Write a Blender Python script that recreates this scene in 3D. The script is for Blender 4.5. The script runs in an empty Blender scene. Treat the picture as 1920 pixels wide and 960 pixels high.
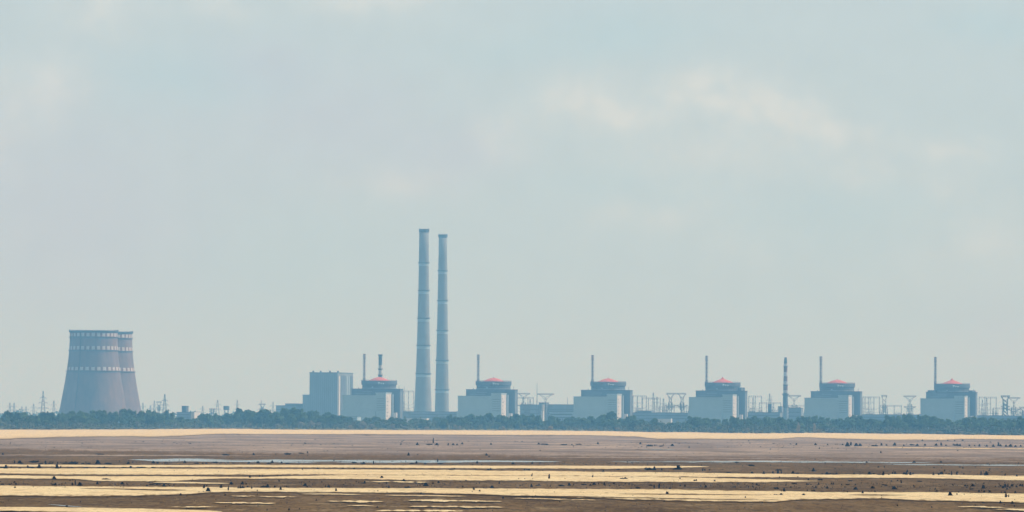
import bpy, math, random
from mathutils import Vector, Matrix, noise as mn
C = bpy.context.scene
COL = C.collection
R = math.radians
rnd = random.Random(7)

# ------------------------------------------------------------------ camera
F = 10667.0                       # focal length in pixels of the 1920 px wide photograph
CAM_Z = 12.0
PITCH = math.atan(305.0 / F)
ROLL = R(0.32)
cam_d = bpy.data.cameras.new('camera')
cam_d.sensor_width = 36.0
cam_d.lens = F * 36.0 / 1920.0
cam_d.clip_start = 1.0
cam_d.clip_end = 90000.0
cam = bpy.data.objects.new('camera', cam_d)
COL.objects.link(cam)
fwd = Vector((0, math.cos(PITCH), math.sin(PITCH)))
up0 = Vector((0, -math.sin(PITCH), math.cos(PITCH)))
rt0 = Vector((1, 0, 0))
rt = rt0 * math.cos(ROLL) + up0 * math.sin(ROLL)
up = up0 * math.cos(ROLL) - rt0 * math.sin(ROLL)
M3 = Matrix((rt, up, -fwd)).transposed()
cam.matrix_world = Matrix.Translation((0, 0, CAM_Z)) @ M3.to_4x4()
C.camera = cam

# ------------------------------------------------------------------ world, sun, exposure
SUN_EL, SUN_AZ = R(38), R(80)     # azimuth measured clockwise from +Y (the view direction): from the right, a little beyond
w = bpy.data.worlds.new('World')
C.world = w
w.use_nodes = True
nt = w.node_tree
nt.nodes.clear()
def N(t, tp, **kw):
    n = t.nodes.new(tp)
    for k, v in kw.items():
        setattr(n, k, v)
    return n
def L(t, a, b):
    t.links.new(a, b)
def math_n(t, op, a, b=None, c=None, clamp=False):
    n = N(t, 'ShaderNodeMath', operation=op, use_clamp=clamp)
    for i, v in enumerate((a, b, c)):
        if v is None:
            continue
        if isinstance(v, (int, float)):
            n.inputs[i].default_value = v
        else:
            L(t, v, n.inputs[i])
    return n.outputs[0]
def mixc(t, f, a, b, blend='MIX'):
    n = N(t, 'ShaderNodeMix', data_type='RGBA', blend_type=blend)
    for i, v in ((0, f), (6, a), (7, b)):
        if isinstance(v, (int, float)):
            n.inputs[i].default_value = v
        elif isinstance(v, tuple):
            n.inputs[i].default_value = (*v, 1) if len(v) == 3 else v
        else:
            L(t, v, n.inputs[i])
    return n.outputs[2]
out = N(nt, 'ShaderNodeOutputWorld')
bg = N(nt, 'ShaderNodeBackground')
bg.inputs[1].default_value = 0.10
L(nt, bg.outputs[0], out.inputs[0])
sky = N(nt, 'ShaderNodeTexSky', sky_type='NISHITA')
sky.sun_disc = False
sky.sun_elevation = SUN_EL
sky.sun_rotation = SUN_AZ
sky.dust_density = 3.0
sky.air_density = 1.0
VEIL = (5.6, 6.75, 7.2)           # thin high overcast that pales the whole sky
tc = N(nt, 'ShaderNodeTexCoord')
sep = N(nt, 'ShaderNodeSeparateXYZ')
L(nt, tc.outputs['Generated'], sep.inputs[0])
yy = math_n(nt, 'MAXIMUM', sep.outputs[1], 0.05)
cu = math_n(nt, 'MULTIPLY', math_n(nt, 'DIVIDE', sep.outputs[0], yy), F / 100.0)
cv = math_n(nt, 'MULTIPLY', math_n(nt, 'DIVIDE', sep.outputs[2], yy), F / 100.0)
cb = N(nt, 'ShaderNodeCombineXYZ')
L(nt, cu, cb.inputs[0]); L(nt, cv, cb.inputs[1])
# wisps: soft patches at their places in the sky, broken up by noise
warp = N(nt, 'ShaderNodeTexNoise')
warp.inputs['Scale'].default_value = 0.9
warp.inputs['Detail'].default_value = 5
warp.inputs['Roughness'].default_value = 0.6
L(nt, cb.outputs[0], warp.inputs['Vector'])
wv = N(nt, 'ShaderNodeVectorMath', operation='MULTIPLY_ADD')
L(nt, warp.outputs['Color'], wv.inputs[0])
wv.inputs[1].default_value = (1.5, 0.8, 0)
L(nt, cb.outputs[0], wv.inputs[2])
wsep = N(nt, 'ShaderNodeSeparateXYZ')
L(nt, wv.outputs[0], wsep.inputs[0])
def patch(x, y, rx, ry, a, tilt=0.0):
    u0, v0 = (x - 960) / 100 + 0.75, (785 - y) / 100 + 0.4
    du = math_n(nt, 'SUBTRACT', wsep.outputs[0], u0)
    dv = math_n(nt, 'SUBTRACT', wsep.outputs[1], v0)
    dv = math_n(nt, 'MULTIPLY_ADD', du, -tilt, dv)
    du = math_n(nt, 'MULTIPLY', du, 100.0 / rx)
    dv = math_n(nt, 'MULTIPLY', dv, 100.0 / ry)
    d = math_n(nt, 'ADD', math_n(nt, 'POWER', du, 2.0), math_n(nt, 'POWER', math_n(nt, 'ABSOLUTE', dv), 2.0))
    e = math_n(nt, 'POWER', 2.718, math_n(nt, 'MULTIPLY', d, -1.0))
    return math_n(nt, 'MULTIPLY', e, a)
WARM = [(1120, 190, 80, 45, .8, 0), (1180, 215, 70, 30, .5, 0), (1290, 165, 65, 40, .85, 0), (1400, 185, 110, 50, .8, -.1), (1530, 230, 110, 42, .85, -.25), (940, 255, 55, 55, .5, 0), (1040, 200, 60, 30, .4, 0),
        (190, 25, 80, 40, .75, 0), (690, 8, 110, 30, .8, 0), (105, 160, 60, 55, .7, 0), (740, 345, 110, 30, .55, 0), (10, 230, 60, 90, .5, 0),
        (1620, 330, 60, 30, .6, 0), (1770, 340, 50, 30, .5, 0), (1230, 400, 120, 30, .5, 0), (1780, 270, 80, 28, .6, 0), (1330, 290, 200, 60, .45, 0),
        (1850, 450, 150, 70, .45, 0), (400, 15, 60, 25, .6, 0), (1400, 460, 80, 40, .3, 0)]
acc = 0.0
for p in WARM:
    q = patch(*p)
    acc = q if acc == 0.0 else math_n(nt, 'ADD', acc, q)
brk = N(nt, 'ShaderNodeTexNoise')
brk.inputs['Scale'].default_value = 1.9; brk.inputs['Detail'].default_value = 7; brk.inputs['Roughness'].default_value = .55
L(nt, cb.outputs[0], brk.inputs['Vector'])
brr = N(nt, 'ShaderNodeMapRange'); brr.inputs[1].default_value = .34; brr.inputs[2].default_value = .62
brr.inputs[3].default_value = .45; brr.inputs[4].default_value = 1.2
L(nt, brk.outputs[0], brr.inputs[0])
warm = math_n(nt, 'MINIMUM', math_n(nt, 'MULTIPLY', math_n(nt, 'MINIMUM', acc, 1.0), brr.outputs[0]), 1.0)
acc = 0.0
for p in [(330, 150, 190, 60, .8, 0), (1160, 55, 150, 50, .8, 0), (1560, 400, 260, 70, .45, 0), (1880, 40, 120, 40, .7, 0), (500, 500, 300, 90, .35, 0),
          (1150, 340, 150, 40, .4, 0), (950, 100, 160, 30, .4, 0)]:
    q = patch(*p)
    acc = q if acc == 0.0 else math_n(nt, 'ADD', acc, q)
blue = math_n(nt, 'MINIMUM', acc, 1.0)
acc = 0.0
for p in [(120, 450, 300, 250, .8, 0), (620, 230, 200, 110, .5, 0), (1900, 650, 130, 90, .7, 0), (850, 290, 110, 60, .4, 0), (480, 120, 90, 50, .35, 0)]:
    q = patch(*p)
    acc = q if acc == 0.0 else math_n(nt, 'ADD', acc, q)
lav = math_n(nt, 'MINIMUM', acc, 1.0)
c = mixc(nt, 0.88, sky.outputs[0], VEIL)
c = mixc(nt, math_n(nt, 'MULTIPLY', blue, 0.9), c, mixc(nt, 1.0, c, (0.92, 1.0, 1.03), 'MULTIPLY'))
c = mixc(nt, math_n(nt, 'MULTIPLY', lav, 0.9), c, mixc(nt, 1.0, c, (1.02, 0.915, 1.0), 'MULTIPLY'))
c = mixc(nt, math_n(nt, 'MULTIPLY', warm, 0.95), c, mixc(nt, 1.0, c, (1.25, 1.13, 1.06), 'MULTIPLY'))
fine = N(nt, 'ShaderNodeTexNoise')
fine.inputs['Scale'].default_value = 1.3
fine.inputs['Detail'].default_value = 6
L(nt, cb.outputs[0], fine.inputs['Vector'])
fr = N(nt, 'ShaderNodeMapRange')
fr.inputs[1].default_value = .3; fr.inputs[2].default_value = .7
fr.inputs[3].default_value = .982; fr.inputs[4].default_value = 1.018
L(nt, fine.outputs[0], fr.inputs[0])
vm = N(nt, 'ShaderNodeVectorMath', operation='SCALE')
L(nt, c, vm.inputs[0]); L(nt, fr.outputs[0], vm.inputs['Scale'])
L(nt, vm.outputs[0], bg.inputs[0])

sun_d = bpy.data.lights.new('sun', 'SUN')
sun_d.energy = 4.0
sun_d.angle = R(0.5)
sun_d.color = (1.0, 0.93, 0.86)
sun = bpy.data.objects.new('sun', sun_d)
COL.objects.link(sun)
to_sun = Vector((math.sin(SUN_AZ) * math.cos(SUN_EL), math.cos(SUN_AZ) * math.cos(SUN_EL), math.sin(SUN_EL)))
sun.rotation_euler = (-to_sun).to_track_quat('-Z', 'Y').to_euler()
sun.location = to_sun * 3000 + Vector((0, 6000, 0))

C.view_settings.view_transform = 'Standard'
C.view_settings.look = 'None'
C.view_settings.gamma = 1
C.view_settings.exposure = 0.05
C.render.engine = 'CYCLES'
C.cycles.use_denoising = True
C.cycles.max_bounces = 4
C.cycles.volume_bounces = 0

HAZE_COL = (0.21, 0.56, 0.98)
HAZE_DENS = 1.06e-4

# ------------------------------------------------------------------ geometry helpers
def ray(x, y):
    return (fwd + rt * ((x - 960.0) / F) - up * ((y - 480.0) / F))
def W(x, y, Y):
    """the place at depth Y seen at photograph pixel (x, y)"""
    d = ray(x, y)
    t = Y / d.y
    return Vector((0, 0, CAM_Z)) + d * t
def G(x, y, z=0.0):
    """the place on the ground seen at photograph pixel (x, y)"""
    d = ray(x, y)
    t = (z - CAM_Z) / d.z
    return Vector((0, 0, CAM_Z)) + d * t
def interp(pts, x):
    if x <= pts[0][0]:
        return pts[0][1]
    for (a, b), (c_, d_) in zip(pts, pts[1:]):
        if x <= c_:
            t = (x - a) / (c_ - a)
            t = t * t * (3 - 2 * t)
            return b + (d_ - b) * t
    return pts[-1][1]

class MB:
    def __init__(self):
        self.v = []; self.f = []; self.m = []
    def add(self, vs, fs, mi=0):
        o = len(self.v)
        self.v += [tuple(p) for p in vs]
        self.f += [tuple(i + o for i in f) for f in fs]
        self.m += [mi] * len(fs)
        return self
    def box(self, x0, x1, y0, y1, z0, z1, mi=0):
        vs = [(x0,y0,z0),(x1,y0,z0),(x1,y1,z0),(x0,y1,z0),(x0,y0,z1),(x1,y0,z1),(x1,y1,z1),(x0,y1,z1)]
        return self.add(vs, [(0,3,2,1),(4,5,6,7),(0,1,5,4),(1,2,6,5),(2,3,7,6),(3,0,4,7)], mi)
    def lathe(self, prof, n=48, cx=0, cy=0, mi=0, cap=True, a0=0.0):
        vs = []
        for r, z in prof:
            for k in range(n):
                a = a0 + 2 * math.pi * k / n
                vs.append((cx + r * math.cos(a), cy + r * math.sin(a), z))
        fs = []
        for i in range(len(prof) - 1):
            for k in range(n):
                k2 = (k + 1) % n
                fs.append((i*n+k, i*n+k2, (i+1)*n+k2, (i+1)*n+k))
        if cap:
            fs.append(tuple(range(n - 1, -1, -1)))
            fs.append(tuple((len(prof)-1)*n + k for k in range(n)))
        return self.add(vs, fs, mi)
    def bar(self, p, q, w_, w2=None, mi=0):
        p = Vector(p); q = Vector(q); w2 = w2 or w_
        d = (q - p)
        if d.length < 1e-6:
            return self
        d.normalize()
        a = d.orthogonal().normalized(); b = d.cross(a)
        vs = []
        for c0, ww in ((p, w_), (q, w2)):
            for s, t in ((-1,-1),(1,-1),(1,1),(-1,1)):
                vs.append(c0 + a * (s * ww / 2) + b * (t * ww / 2))
        return self.add(vs, [(0,3,2,1),(4,5,6,7),(0,1,5,4),(1,2,6,5),(2,3,7,6),(3,0,4,7)], mi)
    def build(self, name, mats, parent=None, smooth=False):
        me = bpy.data.meshes.new(name)
        me.from_pydata(self.v, [], self.f)
        if not isinstance(mats, (list, tuple)):
            mats = [mats]
        for m in mats:
            me.materials.append(m)
        if len(mats) > 1:
            me.polygons.foreach_set('material_index', self.m)
        if smooth:
            me.polygons.foreach_set('use_smooth', [True] * len(me.polygons))
        me.update()
        o = bpy.data.objects.new(name, me)
        COL.objects.link(o)
        if parent:
            o.parent = parent
        return o
def tag(o, label=None, cat=None, group=None, kind=None):
    if label: o['label'] = label
    if cat: o['category'] = cat
    if group: o['group'] = group
    if kind: o['kind'] = kind
    return o
def empty(name, loc, rz=0.0):
    o = bpy.data.objects.new(name, None)
    o.location = loc; o.rotation_euler = (0, 0, rz)
    o.empty_display_size = 1
    COL.objects.link(o)
    return o
def copy_tree(o, kids, parent=None):
    c_ = o.copy(); COL.objects.link(c_)
    if parent: c_.parent = parent
    for ch in kids.get(o, ()):
        copy_tree(ch, kids, c_)
    return c_

# ------------------------------------------------------------------ materials
def mat(name, base, rough=0.9, var=0.12, scale=0.1, stretch=(1, 1, 1), second=None, metallic=0.0, bump=0.0, streak=None, detail=4.0, world=False):
    m = bpy.data.materials.new(name); m.use_nodes = True
    t = m.node_tree; t.nodes.clear()
    o = N(t, 'ShaderNodeOutputMaterial'); b = N(t, 'ShaderNodeBsdfPrincipled')
    L(t, b.outputs[0], o.inputs[0])
    b.inputs['Roughness'].default_value = rough
    b.inputs['Metallic'].default_value = metallic
    b.inputs['Specular IOR Level'].default_value = 0.0 if name == 'black_wet_wood' else 0.2
    tcn = N(t, 'ShaderNodeTexCoord')
    mp = N(t, 'ShaderNodeMapping'); mp.inputs['Scale'].default_value = stretch
    if world:
        g = N(t, 'ShaderNodeNewGeometry'); L(t, g.outputs['Position'], mp.inputs['Vector'])
    else:
        L(t, tcn.outputs['Object'], mp.inputs['Vector'])
    nz = N(t, 'ShaderNodeTexNoise'); nz.inputs['Scale'].default_value = scale; nz.inputs['Detail'].default_value = detail
    nz.inputs['Roughness'].default_value = 0.6
    L(t, mp.outputs[0], nz.inputs['Vector'])
    rr = N(t, 'ShaderNodeMapRange'); rr.inputs[1].default_value = 0.32; rr.inputs[2].default_value = 0.68
    L(t, nz.outputs[0], rr.inputs[0])
    dark = tuple(c_ * (1 - var) for c_ in base); lite = tuple(min(1, c_ * (1 + var)) for c_ in base)
    if second: dark = second
    col = mixc(t, rr.outputs[0], dark, lite)
    if streak:
        mp2 = N(t, 'ShaderNodeMapping'); mp2.inputs['Scale'].default_value = streak[0]
        L(t, tcn.outputs['Object'], mp2.inputs['Vector'])
        n2 = N(t, 'ShaderNodeTexNoise'); n2.inputs['Scale'].default_value = 1.0; n2.inputs['Detail'].default_value = 3
        L(t, mp2.outputs[0], n2.inputs['Vector'])
        r2 = N(t, 'ShaderNodeMapRange'); r2.inputs[1].default_value = .4; r2.inputs[2].default_value = .65
        r2.inputs[3].default_value = 0; r2.inputs[4].default_value = streak[1]
        L(t, n2.outputs[0], r2.inputs[0])
        col = mixc(t, r2.outputs[0], col, streak[2])
    L(t, col, b.inputs['Base Color'])
    return m
concrete = mat('weathered_concrete', (.175, .120, .105), var=.18, scale=.05, streak=((.22, .22, .010), .5, (.10, .08, .08)))
chim_conc = mat('chimney_concrete', (.19, .21, .225), var=.14, scale=.08, streak=((.5, .5, .02), .4, (.18, .17, .17)))
white_paint = mat('white_warning_paint', (.42, .40, .38), var=.15, scale=.2)
red_paint = mat('dark_red_warning_paint', (.16, .06, .055), var=.2, scale=.2)
steel_dark = mat('dark_steel', (.06, .06, .065), rough=.6, var=.2, scale=.3)
steel_grey = mat('galvanised_steel', (.11, .12, .12), rough=.6, var=.15, scale=.3)
pale_panel = mat('pale_wall_panels', (.30, .38, .43), var=.08, scale=.06, streak=((.35, .35, .03), .3, (.27, .34, .38)))
dark_panel = mat('dark_wall_panels', (.10, .12, .15), var=.18, scale=.07, streak=((.4, .4, .03), .4, (.05, .06, .085)))
mid_panel = mat('grey_wall_panels', (.20, .24, .28), var=.12, scale=.06, streak=((.35, .35, .03), .35, (.12, .15, .19)))
light_wall = mat('white_side_wall', (.50, .48, .47), var=.08, scale=.1)
window_dark = mat('dark_window_band', (.10, .115, .13), rough=.3, var=.25, scale=.3)
dome_red = mat('faded_red_dome', (.54, .13, .095), rough=.6, var=.12, scale=.15)
roof_tar = mat('roof_tar', (.07, .07, .075), var=.2, scale=.1)
bark = mat('bark', (.055, .042, .032), var=.25, scale=1.5)
wet_wood = mat('black_wet_wood', (.010, .007, .009), rough=.8, var=.4, scale=3.0)
stack_m = mat('faded_banded_stack', (.34, .30, .29), var=.45, scale=.35, stretch=(.05, .05, 1))
wire_m = mat('cable_metal', (.08, .08, .08), rough=.5, var=.1)

def foliage(name, a, b_, sc=.22):
    m = bpy.data.materials.new(name); m.use_nodes = True
    t = m.node_tree; t.nodes.clear()
    o = N(t, 'ShaderNodeOutputMaterial'); b = N(t, 'ShaderNodeBsdfPrincipled')
    L(t, b.outputs[0], o.inputs[0]); b.inputs['Roughness'].default_value = .8; b.inputs['Specular IOR Level'].default_value = .1
    tcn = N(t, 'ShaderNodeTexCoord')
    nz = N(t, 'ShaderNodeTexNoise'); nz.inputs['Scale'].default_value = sc; nz.inputs['Detail'].default_value = 3
    L(t, tcn.outputs['Object'], nz.inputs['Vector'])
    rr = N(t, 'ShaderNodeMapRange'); rr.inputs[1].default_value = .38; rr.inputs[2].default_value = .64
    L(t, nz.outputs[0], rr.inputs[0])
    oi = N(t, 'ShaderNodeObjectInfo')
    f2 = math_n(t, 'MULTIPLY_ADD', oi.outputs['Random'], .45, math_n(t, 'MULTIPLY', rr.outputs[0], .6), clamp=True)
    L(t, mixc(t, f2, a, b_), b.inputs['Base Color'])
    return m
leaf_m = foliage('tree_leaves', (.016, .042, .012), (.125, .185, .05), 3.2)
shrub_m = foliage('shrub_leaves', (.14, .15, .08), (.30, .26, .17), 4.0)
scrub_m = foliage('scrub_leaves', (.06, .085, .045), (.13, .13, .07), .05)

def ground_mat(name, layers, base, bump=.0, rough=.95, frayed=None):
    """base colour plus patchy layers ((scale x, y), lo, hi, colour, amount) in metres over the ground"""
    m = bpy.data.materials.new(name); m.use_nodes = True
    t = m.node_tree; t.nodes.clear()
    o = N(t, 'ShaderNodeOutputMaterial'); b = N(t, 'ShaderNodeBsdfPrincipled')
    L(t, b.outputs[0], o.inputs[0]); b.inputs['Roughness'].default_value = rough
    b.inputs['Specular IOR Level'].default_value = 0.0
    g = N(t, 'ShaderNodeNewGeometry')
    col = base
    for i, (sc, lo, hi, cc, amt) in enumerate(layers):
        mp = N(t, 'ShaderNodeMapping'); mp.inputs['Scale'].default_value = (1 / sc[0], 1 / sc[1], 1)
        mp.inputs['Location'].default_value = (13.7 * i, 7.3 * i, 3.1 * i)
        L(t, g.outputs['Position'], mp.inputs['Vector'])
        nz = N(t, 'ShaderNodeTexNoise'); nz.inputs['Scale'].default_value = 1; nz.inputs['Detail'].default_value = 4
        nz.inputs['Roughness'].default_value = .62
        L(t, mp.outputs[0], nz.inputs['Vector'])
        rr = N(t, 'ShaderNodeMapRange'); rr.inputs[1].default_value = lo; rr.inputs[2].default_value = hi
        rr.inputs[4].default_value = amt
        L(t, nz.outputs[0], rr.inputs[0])
        col = mixc(t, rr.outputs[0], col, cc)
    if frayed:
        at = N(t, 'ShaderNodeAttribute'); at.attribute_name = 'bank'
        mp = N(t, 'ShaderNodeMapping'); mp.inputs['Scale'].default_value = (1 / 1.6, 1 / 14, 1)
        L(t, g.outputs['Position'], mp.inputs['Vector'])
        nz = N(t, 'ShaderNodeTexNoise'); nz.inputs['Scale'].default_value = 1; nz.inputs['Detail'].default_value = 5; nz.inputs['Roughness'].default_value = .7
        L(t, mp.outputs[0], nz.inputs['Vector'])
        df = math_n(t, 'MULTIPLY_ADD', at.outputs['Fac'], -.5, nz.outputs[0])
        rr = N(t, 'ShaderNodeMapRange'); rr.inputs[1].default_value = .19; rr.inputs[2].default_value = .40
        L(t, df, rr.inputs[0])
        col = mixc(t, rr.outputs[0], col, frayed)
    if isinstance(col, tuple):
        b.inputs['Base Color'].default_value = (*col, 1)
    else:
        L(t, col, b.inputs['Base Color'])
    return m
SAND = (.66, .48, .265); MUD = (.128, .074, .031); MUD2 = (.062, .035, .015); GREYMUD = (.17, .135, .105)
mud_m = ground_mat('wet_brown_mud', [((16, 60), .42, .62, (.190, .122, .062), .8), ((30, 160), .45, .65, MUD2, .75), ((5, 14), .50, .68, MUD2, .5),
                                     ((7, 26), .60, .66, (.40, .30, .17), .35), ((2.0, 9), .45, .6, (.17, .11, .055), .5), ((.7, 7), .50, .60, (.045, .025, .012), .6), ((.5, 5), .58, .66, (.30, .20, .10), .4)], MUD)
sand_m = ground_mat('pale_sand', [((45, 40), .55, .70, (.42, .31, .18), .35), ((14, 50), .45, .65, (.72, .56, .32), .7), ((6, 22), .55, .66, (.38, .27, .15), .40), ((2.0, 9), .54, .64, (.36, .25, .14), .5), ((.6, 6), .56, .66, (.24, .16, .09), .45)], SAND, frayed=MUD)
drymud_m = ground_mat('dry_grey_mud', [((60, 180), .42, .6, (.42, .31, .23), .8), ((40, 130), .46, .60, (.13, .095, .072), .75), ((9, 30), .5, .62, (.30, .21, .15), .5), ((3, 12), .5, .6, (.16, .11, .08), .5)], (.24, .18, .145), frayed=MUD)
grass_m = ground_mat('dry_grass', [((60, 60), .4, .6, (.14, .14, .07), .8), ((12, 12), .45, .6, (.24, .21, .12), .6)], (.10, .12, .055))
water_m = bpy.data.materials.new('shallow_water'); water_m.use_nodes = True
_t = water_m.node_tree; _b = _t.nodes['Principled BSDF']; _b.inputs['IOR'].default_value = 1.33
_g = N(_t, 'ShaderNodeNewGeometry')
_n = N(_t, 'ShaderNodeTexNoise'); _n.inputs['Scale'].default_value = .4; _n.inputs['Detail'].default_value = 4
L(_t, _g.outputs['Position'], _n.inputs['Vector'])
_bp = N(_t, 'ShaderNodeBump'); _bp.inputs['Strength'].default_value = .08; _bp.inputs['Distance'].default_value = .05
L(_t, _n.outputs[0], _bp.inputs['Height']); L(_t, _bp.outputs[0], _b.inputs['Normal'])
_a = N(_t, 'ShaderNodeAttribute'); _a.attribute_name = 'bank'
_mp = N(_t, 'ShaderNodeMapping'); _mp.inputs['Scale'].default_value = (1 / 14, 1 / 45, 1); L(_t, _g.outputs['Position'], _mp.inputs['Vector'])
_n2 = N(_t, 'ShaderNodeTexNoise'); _n2.inputs['Scale'].default_value = 1; _n2.inputs['Detail'].default_value = 5; L(_t, _mp.outputs[0], _n2.inputs['Vector'])
_r = N(_t, 'ShaderNodeMapRange'); _r.inputs[1].default_value = .14; _r.inputs[2].default_value = .36
L(_t, math_n(_t, 'MULTIPLY_ADD', _a.outputs['Fac'], -.42, _n2.outputs[0]), _r.inputs[0])
L(_t, mixc(_t, _r.outputs[0], (.12, .12, .11), MUD), _b.inputs['Base Color'])
L(_t, math_n(_t, 'MULTIPLY_ADD', _r.outputs[0], .7, .12), _b.inputs['Roughness'])
L(_t, math_n(_t, 'MULTIPLY_ADD', _r.outputs[0], -.5, .5), _b.inputs['Specular IOR Level'])

# ------------------------------------------------------------------ ground, shore, sandbars, water
gb = MB()
gb.add([(-16000, -1500, 0), (16000, -1500, 0), (16000, 31000, 0), (-16000, 31000, 0)], [(0, 1, 2, 3)])
ground = gb.build('ground', mud_m); tag(ground, 'brown exposed mud of the drained reservoir bed', kind='structure')

SHORE = [(-400, 805), (0, 805), (130, 805), (240, 804.5), (420, 803.6), (560, 805.3), (720, 806), (960, 806.7), (1100, 807.6), (1240, 810), (1440, 812), (1540, 811.4), (1700, 813), (1840, 815), (1920, 816), (2300, 817)]
def shore_y(x, wob=True):
    y = interp(SHORE, x)
    if wob:
        y += .6 * mn.noise((x / 23.0, 3.3, 0)) + .8 * mn.noise((x / 7.0, 9.1, 0)) + .7 * mn.noise((x / 3.0, 5.1, 0))
    return y
lb = MB()
xs = [-2600 + 2 * i for i in range(3200)]
ncol = len(xs)
rows = []
for x in xs:
    p = G(x, shore_y(x))
    rows.append([(p.x, p.y, .004), (p.x, p.y + 15, .9), (p.x, p.y + 60, 1.3), (p.x * 1.05, p.y + 500, 1.6), (p.x * 4.0, 30990, 1.6)])
vs = [v for r_ in rows for v in r_]
fs = []
for i in range(ncol - 1):
    for j in range(4):
        fs.append((i*5+j, (i+1)*5+j, (i+1)*5+j+1, i*5+j+1))
lb.add(vs, fs)
land = lb.build('land', grass_m, smooth=True); tag(land, 'low grassy river bank behind the pale sand', kind='structure')

LIFT = [0.0]
def sheet(name, m, label, top, bot, x0, x1, thick=.06, ta=60, tb=60, jag=.5, kind='structure', step=3.0, seed=0.0, zbase=None, patchy=0.0):
    step = 1.5
    if x0 in (-200, -300): x0 = -1500
    if x1 in (2100, 2200): x1 = 3400
    """a low bank whose far and near edges run along the given lines; tapers to nothing over ta / tb at its ends"""
    LIFT[0] += .0045
    z0 = (.012 + LIFT[0]) if zbase is None else zbase
    mb = MB(); vs = []; bank = []; n = int((x1 - x0) / step) + 1
    prof = [(0, 0), (.08, .55), (.3, .95), (.5, 1), (.7, .95), (.92, .55), (1, 0)]
    for i in range(n):
        x = x0 + (x1 - x0) * i / (n - 1)
        yt, yb = interp(top, x), interp(bot, x)
        e = 1.0
        if ta: e = min(e, max(0.0, (x - x0) / ta))
        if tb: e = min(e, max(0.0, (x1 - x) / tb))
        e = e ** .4
        if patchy: e *= max(.02, min(1, 1 - patchy + 2.2 * patchy * (mn.noise((x / 14., seed, 31.)) + .38)))
        mid = (yt + yb) / 2
        w_ = (yb - yt) / 2
        j1 = jag * (mn.noise((x / 60., seed, 1.)) * 1.3 + mn.noise((x / 17., seed, 5.)) * .8 + mn.noise((x / 6., seed, 8.)) * .45 + mn.noise((x / 2., seed, 9.)) * .5)
        j2 = jag * (mn.noise((x / 50., seed, 11.)) * 1.3 + mn.noise((x / 15., seed, 15.)) * .8 + mn.noise((x / 5., seed, 18.)) * .45 + mn.noise((x / 2., seed, 19.)) * .5)
        sway = (1 - e) * jag * mn.noise((x / 30., seed, 21.)) * 2
        yt2 = mid - (w_ - j1) * e + sway; yb2 = mid + (w_ + j2) * e + sway
        if yb2 < yt2 + .02: yb2 = yt2 + .02
        a = G(x, yb2); b_ = G(x, yt2)
        for s, h in prof:
            p = a.lerp(b_, s); bank.append(h * min(1, e * 1.3))
            vs.append((p.x, p.y, z0 + thick * h * e))
    k = len(prof)
    fs = [(i*k+j, (i+1)*k+j, (i+1)*k+j+1, i*k+j+1) for i in range(n-1) for j in range(k-1)]
    mb.add(vs, fs)
    o = mb.build(name, m, smooth=True)
    o.data.attributes.new('bank', 'FLOAT', 'POINT').data.foreach_set('value', bank)
    return tag(o, label, kind=kind)

# far dried mud between the far sand and the water
sheet('dry_mud', drymud_m, 'pale grey dried mud beyond the water', [(-300, 812), (0, 812), (1920, 818), (2200, 819)],
      [(-300, 844), (0, 845), (240, 850), (480, 855), (700, 858), (960, 860), (1200, 862), (1440, 864), (1700, 867), (1920, 868), (2200, 869)], -300, 2200, ta=0, tb=0, jag=2.5, seed=50, thick=.008)
for k, (a, b_, yy0, th, sl) in enumerate([(-60, 260, 839, 2.2, .004), (150, 900, 836, 2.0, .004), (420, 1100, 846, 2.2, .003), (-100, 520, 852.5, 2.2, .002), (900, 1920, 852, 2.0, .006), (1000, 1920, 857, 1.8, .006), (1100, 2000, 862, 1.6, .004)]):
    sheet('dry_mud', drymud_m, 'thin pale streak of dried mud on the grey flats', [(a, yy0), (b_, yy0 + sl * (b_ - a))], [(a, yy0 + th), (b_, yy0 + th + sl * (b_ - a))], a, b_, ta=200, tb=200, jag=1.0, seed=60 + k)
# far sand under the trees
S0B = [(-300, 826), (0, 825), (60, 822.5), (120, 820.5), (240, 819.5), (300, 820), (420, 814.5), (480, 815), (700, 815), (960, 816.5), (1100, 817), (1180, 819), (1240, 824), (1440, 824.5), (1500, 821), (1560, 823), (1640, 825.5), (1760, 826), (1800, 824), (1920, 825), (2200, 826)]
sheet('sand', sand_m, 'pale sand beach along the far shore below the trees', [(x, y + .1) for x, y in SHORE], S0B, -300, 2200, ta=0, tb=0, jag=.55, thick=.15, seed=1)
sheet('sand', sand_m, 'thin sand streak on the dried mud below the striped chimney', [(1600, 838), (1940, 841)], [(1600, 839.4), (1940, 842.3)], 1600, 1940, ta=120, tb=0, seed=2)
# water film
sheet('water', water_m, 'long shallow strip of pale water on the mud', [(230, 861), (300, 859.5), (480, 861.5), (720, 862.5), (960, 863.5), (1060, 864.5)],
      [(230, 863), (300, 867), (480, 868), (720, 868.5), (960, 867.8), (1060, 867)], 230, 1060, thick=0, ta=90, tb=110, jag=.45, seed=3)
sheet('water', water_m, 'thin pale water strip right of the long one', [(1130, 866), (1300, 865), (1440, 863.7), (1560, 865), (1700, 866.8), (1760, 867.5)],
      [(1130, 867), (1300, 867.6), (1440, 867.3), (1560, 868.3), (1700, 869), (1760, 869)], 1130, 1760, thick=0, ta=140, tb=110, jag=.6, seed=4)
sheet('water', water_m, 'narrow water streak at the right edge', [(1620, 870.5), (1920, 871.6), (2100, 872)], [(1620, 872), (1920, 873.8), (2100, 874)], 1620, 2100, thick=0, ta=120, tb=0, jag=.5, seed=5)
sheet('water', water_m, 'tiny water streak on the far dried mud', [(1190, 842), (1270, 842.3)], [(1190, 843.3), (1270, 843.6)], 1190, 1270, thick=0, ta=30, tb=30, jag=.3, seed=6)
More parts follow.
